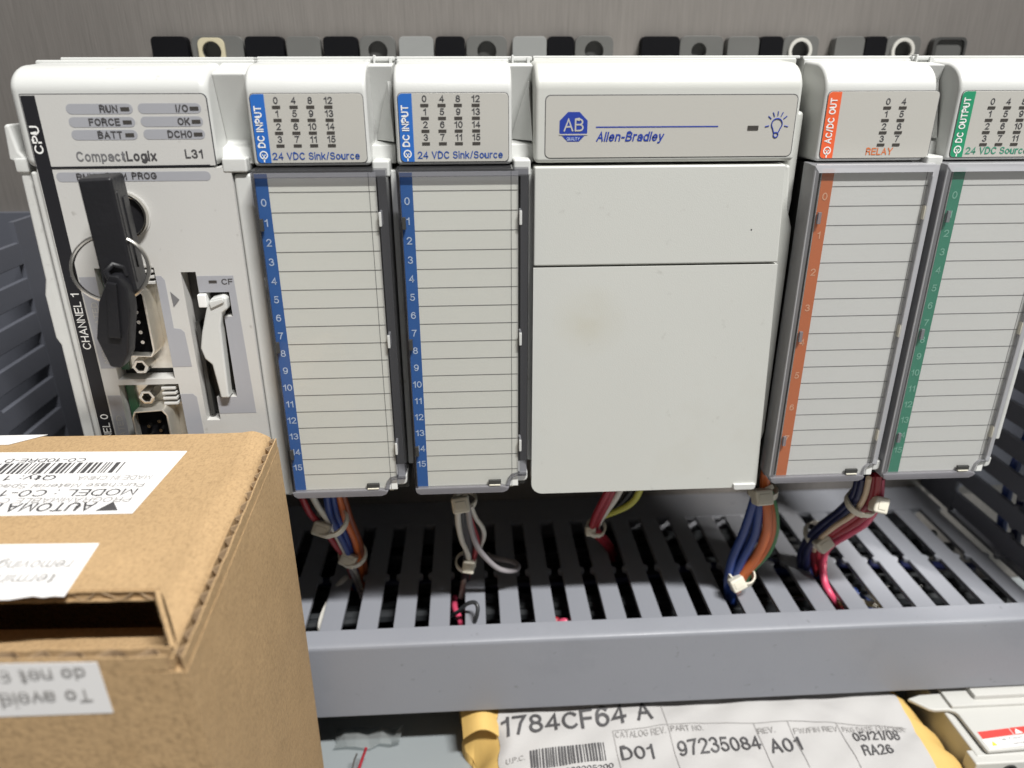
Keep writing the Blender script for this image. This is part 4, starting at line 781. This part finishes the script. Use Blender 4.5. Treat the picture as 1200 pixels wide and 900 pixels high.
# ------------------------------------------------------------------ cardboard box
bx = thing('cardboard_box', 'brown corrugated cardboard box with white stickers and an open front slot', 'box', (-115, -50, -202.7))
def Q(s, t, z):                                      # s: in from the right side, t: forward from the back, sheared and leaned to fit its corners in the image
    k = (.018 + .034*t/82.5)*max(0, -68-z)*math.exp(-max(0, -95-z)/60)
    return (-70.8 + 3.6*t/82.5 - s + k, -10 - .9988*t + .035*s, z)
def slab(mb, pts_top, th):                           # polygon (s,t,z) given a thickness downward
    n = len(pts_top); a = [Q(*p) for p in pts_top]; b = [Q(p[0], p[1], p[2]-th) for p in pts_top]
    return mb.add(a+b, [tuple(range(n)), tuple(range(2*n-1, n-1, -1))] + [(i, (i+1) % n, n+(i+1) % n, n+i) for i in range(n)])
W_ = 112
rows = [(W_, -68.0, 65.8), (60, -68.05, 65.8), (26.5, -68.0, 65.6), (14, -67.9, 65.5), (8.8, -67.65, 65.6), (7.2, -67.45, 67.9), (6.2, -67.38, 69.7), (5.2, -67.55, 71.6), (4.0, -68.0, 73.8), (2.4, -68.75, 77.0), (1.5, -69.4, 79.4)]
fold = MB(); vs = []; NT = 24; NR = len(rows)
for s_, z_, te in rows:
    for i in range(NT+1):
        f = i/NT; k = 1 if s_ < 12 else 0
        vs.append(Q(s_ + k*(.7*f - .35 + .22*math.sin(11*f+1)), te*f, z_ + k*.14*math.sin(8*f+s_*.4) + .10*math.sin(5*f+s_*.08)))
nv = len(vs); vs += [(p[0], p[1], p[2]-2.3) for p in vs]
fs = []
for a in range(NR-1):
    for i in range(NT):
        q = a*(NT+1)+i; fs += [(q, q+1, q+NT+2, q+NT+1), (nv+q+NT+1, nv+q+NT+2, nv+q+1, nv+q)]
for i in range(NT): fs += [(i+1, i, nv+i, nv+i+1), ((NR-1)*(NT+1)+i, (NR-1)*(NT+1)+i+1, nv+(NR-1)*(NT+1)+i+1, nv+(NR-1)*(NT+1)+i)]
for a in range(NR-1):
    q = a*(NT+1); fs += [(q, q+NT+1, nv+q+NT+1, nv+q), (q+NT+NT+1, q+NT, nv+q+NT, nv+q+NT+NT+1)]
fold.add(vs, fs); fold.build('top_panel', M['kraft'], bx, smooth=75)
def side(mb, ring_top, ring_bot):
    n = len(ring_top); a = [Q(*p) for p in ring_top]; b = [Q(*p) for p in ring_bot]
    return mb.add(a+b, [tuple(range(n)), tuple(range(2*n-1, n-1, -1))] + [(i, (i+1) % n, n+(i+1) % n, n+i) for i in range(n)])
def wall(name, s0, s1, t0, t1, ztop, zbot=-202.6, steps=8):
    mb = MB(); vs = []; 
    for k in range(steps+1):
        z = ztop + (zbot-ztop)*(k/steps)**1.3
        vs += [Q(s0, t0, z), Q(s1, t0, z), Q(s1, t1, z), Q(s0, t1, z)]
    fs = [(0, 1, 2, 3), (4*steps+3, 4*steps+2, 4*steps+1, 4*steps)]
    for k in range(steps):
        for q in range(4): fs.append((4*k+q, 4*k+(q+1) % 4, 4*k+4+(q+1) % 4, 4*k+4+q))
    mb.add(vs, fs); return mb.build(name, M['kraft'], bx)
wall('side_panel', -.3, 2.0, 0, 82.5, -72.2)
wall('front_panel', 2.1, W_, 80.0, 82.5, -72.2)
wall('back_board', 2.4, W_, .1, 2.4, -70.6)
wall('side_panel', W_-2.4, W_+.1, 2.5, 79.9, -70.6)
slab(MB(), [(W_-3, 3, -200), (3, 3, -200), (3, 79, -200), (W_-3, 79, -200)], 2.5).build('bottom_panel', M['kraft'], bx)
slab(MB(), [(W_-3, 56, -85), (12, 56, -85), (12.4, 79.6, -79.5), (W_-3, 79.6, -79.5)], 2.2).build('tuck_flap', M['kraft'], bx, bevel=.2)
slab(MB(), [(5.0, 8, -74), (3.0, 8, -74), (3.0, 78, -74), (5.0, 78, -74)], 60).build('inner_liner', M['kraft'], bx)
def flutes(name, p0, p1, T, H, th=2.4, depth=3.2, wl=5.2, jag=.25):
    """cut edge of corrugated board: two liners with a wavy sheet between them"""
    p0 = Vector(p0); p1 = Vector(p1); T = Vector(T).normalized(); H = Vector(H).normalized(); L = (p1-p0).length; A = (p1-p0)/L
    mb = MB()
    for o0, o1 in ((-th/2, -th/2+.3), (th/2-.3, th/2)):
        n = int(L/2.0); vs = []
        for i in range(n+1):
            p = p0 + A*(L*i/n) - H*(random.uniform(-jag, jag)*.5)
            vs += [p+T*o0, p+T*o1, p+T*o1+H*depth, p+T*o0+H*depth]
        fs = [(0, 1, 2, 3), (4*n+3, 4*n+2, 4*n+1, 4*n)]
        for i in range(n):
            for q in range(4): fs.append((4*i+q, 4*i+(q+1) % 4, 4*i+4+(q+1) % 4, 4*i+4+q))
        mb.add(vs, fs)
    edge = mb.build(name, M['kraft'], bx, smooth=60); mb = MB()
    n = max(8, int(L/wl*10)); vs = []; amp = th/2-.32; ph = random.uniform(0, 6)
    for i in range(n+1):
        x = L*i/n; d = math.sin(2*math.pi*x/wl + ph + .6*math.sin(x*.31))*amp
        p = p0 + A*x + T*d + H*(.1 + .15*math.sin(x*1.7))
        vs += [p-A*.16-T*.05, p+A*.16+T*.05, p+A*.16+T*.05+H*depth, p-A*.16-T*.05+H*depth]
    fs = []
    for i in range(n):
        for q in range(4): fs.append((4*i+q, 4*i+(q+1) % 4, 4*i+4+(q+1) % 4, 4*i+4+q))
    mb.add(vs, fs); mb.build('flute', M['fluted'], edge, smooth=60)
flutes('fluted_edge', Q(.75, .5, -69.2), Q(.75, 82.4, -69.3), (1, 0, 0), (0, 0, -1), th=2.1, depth=3.1, wl=4.6, jag=.4)
flutes('fluted_edge', Q(2.4, 81.25, -68.9), Q(W_, 81.25, -68.9), (0, 1, 0), (0, 0, -1), th=2.4, depth=3.1, wl=6.0, jag=.4)
flutes('fluted_edge', Q(8.7, 66.0, -69.2), Q(60, 66.0, -69.35), (0, 0, 1), (0, 1, 0), th=2.3, depth=2.0, wl=6.0)
flutes('fluted_edge', Q(8.8, 66.2, -68.9), Q(1.7, 80.0, -70.5), (0.1, 0, 1), (-.86, .5, 0), th=2.3, depth=1.6, wl=6.0)
# stickers, printed to be read from the far side
def flatz(poly, z, m, name, th=.09):
    return MB().prism(poly, 'z', z-.03, z-.03+th).build(name, m, bx)
flatz([(-90.7, -19.1), (-92.7, -48.3), (-172, -46.2), (-172, -15.5)], -67.95, M['boxlabel'], 'shipping_sticker')
flatz([(-131.5, -7.4+0.2), (-138.8, -12.6), (-172, -12.0), (-172, -6.6)], -67.95, M['boxlabel'], 'sticker_corner')
def tear(x0, x1, y, n=40): return [(x0+(x1-x0)*i/n, y+random.uniform(-.5, .5)+.5*math.sin(i*.7)) for i in range(n+1)]
flatz([(-94.8, -59.4), (-172, -56.5)] + tear(-172, -93.6, -76.6), -67.95, M['boxlabel'], 'warning_sticker')
fl = MB(); pv = []
for (s_, z_) in ((14.0, -69.6), (14.2, -80.9), (W_-3, -83.0), (W_-3, -69.6)): pv.append(Q(s_, 82.62, z_))
fl.add(pv + [(p[0], p[1]+.1, p[2]) for p in pv], [(0, 1, 2, 3), (7, 6, 5, 4), (0, 4, 5, 1), (1, 5, 6, 2), (2, 6, 7, 3), (3, 7, 4, 0)]); fl.build('warning_sticker', M['boxlabel'], bx)
UU, VV = (-1, .035, 0), (-.03, -1, 0)
def top(txt, x, y, cap, width, m='ink', bold=0.0): text(txt, (x, y, -67.90), cap, M[m], bx, width=width, u=UU, v=VV, bold=bold)
MB().prism([(-96.4, -46.9), (-99.0, -43.0), (-101.4, -46.9)], 'z', -67.93, -67.86).build('arrow_mark', M['ink'], bx)
top('AUTOMATIONDIRECT', -102.2, -43.2, 3.6, 47, bold=.01)
top('PROGRAMMABLE CONTROLLER', -95.4, -41.2, 2.2, 48, 'inkgrey')
top('MODEL : C0-10DRE-D', -95.5, -37.6, 3.0, 49)
top('Purchase Material Space here', -95.0, -34.9, 2.0, 44, 'inkgrey')
top('MADE IN CHINA', -94.6, -31.4, 2.0, 17.6, 'inkgrey'); top('Qty: 1', -117.5, -30.0, 2.4, 12)
top('C0-10DRE-D', -114.5, -21.5, 1.9, 20)
bc = MB(); x = -104.0
while x > -152:
    wd = random.choice((.35, .35, .7, .7, 1.1)); bc.add([(x, -24.2+.035*(-104-x), -67.86), (x-wd, -24.2+.035*(-104-x), -67.86), (x-wd, -29.6+.035*(-104-x), -67.86), (x, -29.6+.035*(-104-x), -67.86)], [(0, 1, 2, 3)]); x -= wd + random.choice((.35, .5, .8))
bc.build('barcode', M['ink'], bx)
top('removing the', -97.0, -65.0, 3.2, 21, 'inkgrey'); top('terminal covers', -98.0, -69.4, 3.2, 28, 'inkgrey')
p = Q(16.3, 82.75, -70.4); text('do not connect', p, 2.5, M['inkgrey'], bx, width=26, u=(-1, 0, 0), v=(0, 0, -1))
p = Q(16.6, 82.75, -75.2); text('To avoid the risk', p, 2.7, M['inkgrey'], bx, width=30, u=(-1, 0, 0), v=(0, 0, -1))

# ------------------------------------------------------------------ padded envelope under the duct
en = thing('padded_envelope', 'yellow padded envelope with a white part number label under the duct', 'envelope', (60, 0, -217))
def ez(y): return -198 + .16*(y-15)                  # top of the padding
def puff(x, y):                                      # rumpled height that falls off at the side edges
    l = -22.5 + 2.0*math.sin(y*.35) + (12-y)*.16; r = 153 + (12-y)*.30 + 1.2*math.sin(y*.6)
    e = min((x-l)/14, (r-x)/16, 1); e = max(e, 0)
    z = ez(y) - 13*(1-math.sin(e*math.pi/2)) + .35*math.sin(x*.13+y*.2) + .22*math.sin(x*.31-y*.4) + .5*(1-abs(math.sin(x*.043+y*.085+.6)))**7 - .45*(1-abs(math.sin(x*.031-y*.07+1.9)))**8 + .30*math.sin(x*.07+1.0)*math.sin(y*.33+x*.05) + .05*math.sin(x*.9+y*.7)
    return (min(max(x, l), r), y, z)
NX, NY = 90, 26; vs = []
for j in range(NY+1):
    for i in range(NX+1): vs.append(puff(-26 + 180*i/NX, -62 + 90*j/NY))
b0 = len(vs)
for j in range(NY+1):
    for i in range(NX+1): p = vs[j*(NX+1)+i]; vs.append((p[0], p[1], -216.9 + max(0, .0)))
fs = []
for j in range(NY):
    for i in range(NX):
        q = j*(NX+1)+i; fs += [(q, q+1, q+NX+2, q+NX+1), (b0+q+NX+1, b0+q+NX+2, b0+q+1, b0+q)]
for i in range(NX):
    q = NY*(NX+1)+i; fs += [(i+1, i, b0+i, b0+i+1), (q, q+1, b0+q+1, b0+q)]
for j in range(NY):
    q = j*(NX+1); fs += [(q, q+NX+1, b0+q+NX+1, b0+q), (q+NX+NX+1, q+NX, b0+q+NX, b0+q+NX+NX+1)]
eb = MB(); eb.add(vs, fs); eb.build('pouch', M['envelope'], en, smooth=180)
# flap edge curling up at the left
fl = MB(); vs = []
for i in range(9):
    f = i/8
    for (dx, dz) in ((0, 0), (0, .5)): vs += [(-25+14*f, 20-2*f, -199.5+5*math.sin(f*math.pi)+dz), (-24+13*f, 8-3*f, -203+6.0*math.sin(f*math.pi*.8)+dz)]
fs = []
for i in range(8):
    a = 4*i; fs += [(a, a+1, a+5, a+4), (a+2, a+6, a+7, a+3), (a, a+4, a+6, a+2), (a+1, a+3, a+7, a+5)]
fl.add(vs, fs); fl.build('flap', M['envelope'], en, smooth=60)
lab = MB(); vs = []
LX, LY = 140, 46
for dz in (.42, .10):
    for j in range(LY+1):
        for i in range(LX+1):
            y = -56 + 80*j/LY; fx = i/LX
            xl = -11.2 + .5*math.sin(y*.5); xr = 140.8 + .3*math.sin(y*.4)
            p = puff(xl + (xr-xl)*fx, y); vs.append((p[0], p[1], p[2]+dz))
fs = []; b0 = (LX+1)*(LY+1)
for j in range(LY):
    for i in range(LX):
        q = j*(LX+1)+i; fs += [(q, q+1, q+LX+2, q+LX+1), (b0+q+LX+1, b0+q+LX+2, b0+q+1, b0+q)]
lab.add(vs, fs); lb = lab.build('paper_label', M['paper'], en, smooth=180)
def etext(txt, x, y, cap, width, m='ink', rot=.02, bold=.006, shx=0):
    text(txt, (x, y, -199), cap, M[m], en, width=width, u=(1, rot, 0), v=(-shx, 1, .16), bold=bold, drape=lambda X, Y: puff(X, Y)[2]+.95)
etext('1784CF64 A', -10.2, 4.4, 7.6, 56.5, rot=.07, bold=.01)
etext('D01', 31.8, -6.3, 5.6, 11.8); etext('97235084', 52.4, -5.7, 5.6, 30, rot=.025); etext('A01', 85.4, -6.4, 5.4, 11.6, rot=.06)
etext('05/21/08', 116.6, -3.9, 3.6, 17.2, rot=.02); etext('RA26', 117.6, -9.2, 3.6, 11.2, rot=.05)
etext('CATALOG REV.', 31.0, 2.3, 2.3, 18.4, 'inkgrey', bold=0); etext('PART NO.', 51.4, 2.9, 2.3, 12.0, 'inkgrey', bold=0); etext('REV.', 83.2, 1.3, 2.2, 6.2, 'inkgrey', bold=0)
etext('FW/FIN REV.', 96.2, .6, 2.0, 16.5, 'inkgrey', rot=-.03, bold=0); etext('PKG DATE / PACKER', 114.0, .0, 2.0, 23, 'inkgrey', rot=-.03, bold=0)
etext('U.P.C.', -9.0, -5.6, 2.0, 7.0, 'inkgrey', rot=.2, bold=0); etext('037198298295200', .4, -10.6, 2.0, 28, 'ink', rot=.06, bold=0)
bc = MB(); x = -.4
while x < 26.8:
    wd = random.choice((.35, .35, .7, .7)); y0 = -7.4+.06*x; 
    za = puff(x, y0)[2]+.85; zb = puff(x, y0+6.4)[2]+.85
    bc.add([(x, y0, za), (x+wd, y0, za), (x+wd, y0+6.4, zb), (x, y0+6.4, zb)], [(0, 1, 2, 3)]); x += wd + random.choice((.35, .5, .6))
bc.build('barcode', M['ink'], en)
ln = MB()
def eline(x0, y0, x1, y1):
    n = 14; hw = .14; d = Vector((x1-x0, y1-y0, 0)).normalized(); nn = Vector((-d.y, d.x, 0))*hw; vs = []
    for i in range(n+1):
        x = x0+(x1-x0)*i/n; y = y0+(y1-y0)*i/n; z = puff(x, y)[2]+.72; vs += [(x-nn.x, y-nn.y, z), (x+nn.x, y+nn.y, z)]
    ln.add(vs, [(2*i, 2*i+1, 2*i+3, 2*i+2) for i in range(n)])
eline(30.2, 5.0, 62, 6.4); eline(62, 6.4, 100, 5.0); eline(100, 5.0, 138, .8); eline(30.3, 5.0, 30.8, -12)
eline(50.2, 15, 51.4, -12); eline(82.6, 5.8, 83.6, -12); eline(95.0, 5.2, 96.6, -12); eline(112.6, 3.6, 114.6, -13)
ln.build('table_lines', M['inkgrey'], en)

# ------------------------------------------------------------------ ivory device at the lower right
dv = thing('terminal_cover', 'ivory plastic device with a red warning stripe in the lower right corner', 'device', (180, 0, -217))
lid = [(144.6, 12.5), (150.0, 7.2), (152.0, 6.6), (157.2, 6.5), (158.6, 5.6), (159.2, 4.0), (159.4, -11.4), (160.0, -12.2), (212, -10.2), (212, 16), (150, 14)]
MB().prism(lid, 'z', -199.6, -198.0).build('lid', M['device'], dv, bevel=.5, seg=3)
MB().box(158.0, 212, 6.5, 18, -198.2, -196.6).box(168.0, 212, 9.0, 18, -196.8, -194.6).build('lid_step', M['device'], dv, bevel=.5)
MB().box(156.2, 212, -12.4, 30, -216.9, -200.2).box(154.2, 212, -15.0, -9, -216.9, -200.6).build('body', M['device'], dv, bevel=.7, seg=3)
MB().frame(circle(167.0, -204.8, 2.9), circle(167.0, -204.8, 2.2), 'y', -15.3, -14.5).build('screw_well', M['dark'], dv)
MB().prism(circle(167.0, -204.8, 2.3), 'y', -15.12, -14.6).build('screw_hole', M['blacktab'], dv)
MB().prism([(161.0, -4.2), (161.0, -7.2), (173.2, -6.0), (173.2, -3.2)], 'z', -198.0, -197.93).build('red_stripe', M['red'], dv)
MB().prism([(173.6, -6.0), (212, -3.4), (212, -.4), (173.6, -3.1)], 'z', -198.0, -197.93).build('red_stripe', M['red'], dv)
MB().prism([(174.2, -5.7), (175.6, -3.5), (177.2, -5.5)], 'z', -197.94, -197.89).build('warning_mark', M['white'], dv)
MB().prism([(160.6, -7.4), (160.8, -11.6), (212, -8.0), (212, -3.8)], 'z', -198.0, -197.95).build('sticker', M['boxlabel'], dv)
MB().prism([(162.6, -10.3), (164.6, -10.1), (163.7, -8.3)], 'z', -197.95, -197.90).build('yellow_mark', M['yellow'], dv)
text('Tap, if wired', (166.6, -8.4, -197.95), 1.1, M['inkgrey'], dv, width=9, u=(1, .08, 0), v=(0, 1, 0)); text('terminals', (170.6, -10.2, -197.95), 1.0, M['inkgrey'], dv, width=7, u=(1, .08, 0), v=(0, 1, 0))

# ------------------------------------------------------------------ scraps on the shelf
sc = MB(); vs = []; random.seed(3)
for i in range(7):
    for j in range(4): vs.append((-73+4.2*i+random.uniform(-1, 1), 15+2.8*j+random.uniform(-.8, .8), -215.6+random.uniform(0, 8)*(1-abs(j-1.5)/2.2)))
n0 = len(vs); vs += [(p[0], p[1], p[2]-.12) for p in vs]
fs = [(i*4+j, i*4+j+1, i*4+j+5, i*4+j+4) for i in range(6) for j in range(3)] + [(n0+i*4+j+4, n0+i*4+j+5, n0+i*4+j+1, n0+i*4+j) for i in range(6) for j in range(3)]
sc.add(vs, fs); tag(sc.build('plastic_scrap', clear('crumpled_film', (.85, .87, .87), rough=.1, body=.16, bodycol=(.55, .57, .57)), smooth=20), 'crumpled clear plastic film on the shelf beside the box', 'plastic scrap')
wh = thing('wire_offcut', 'short stripped red wire offcut on the shelf right of the box', 'wire', (-62, 6, -217))
MB().tube(spline([(-66, 2, -216), (-62.5, 5, -212.5), (-60.8, 7.5, -209.0), (-59.4, 8.5, -205.5)]), .55, 8).build('jacket', M['w_red'], wh)
MB().tube(spline([(-64, 3, -216.3), (-59, 4, -213.5), (-55.5, 4.5, -212.2)]), .5, 8).build('jacket', M['w_red'], wh)
MB().tube(spline([(-65, 4.5, -216.3), (-64.2, 7, -211), (-62.8, 8.0, -207.5)]), .35, 8).build('strand', M['greytab'], wh)
tag(MB().prism([(-78, -2), (-67.0, 4), (-64.5, 2), (-65.5, -6), (-78, -8)], 'z', -216.9, -212).build('rubber_grommet', M['blacktab'], bevel=.8), 'black rubber offcut on the shelf against the box', 'rubber piece')
flush_text()
# the things on the shelf, scaled about the camera position, locations baked in
for o, p in ((en, (55.4, -11.5, -202.7)), (dv, (168.2, -11.5, -202.7)), (wh, (-59.3, -5.9, -202.7)), (bpy.data.objects['plastic_scrap'], (-1.0, -9.5, 1.3)), (bpy.data.objects['rubber_grommet'], (-1.0, -11.5, 1.3))):
    o.location = Vector(p)*S; o.scale = (.94,)*3
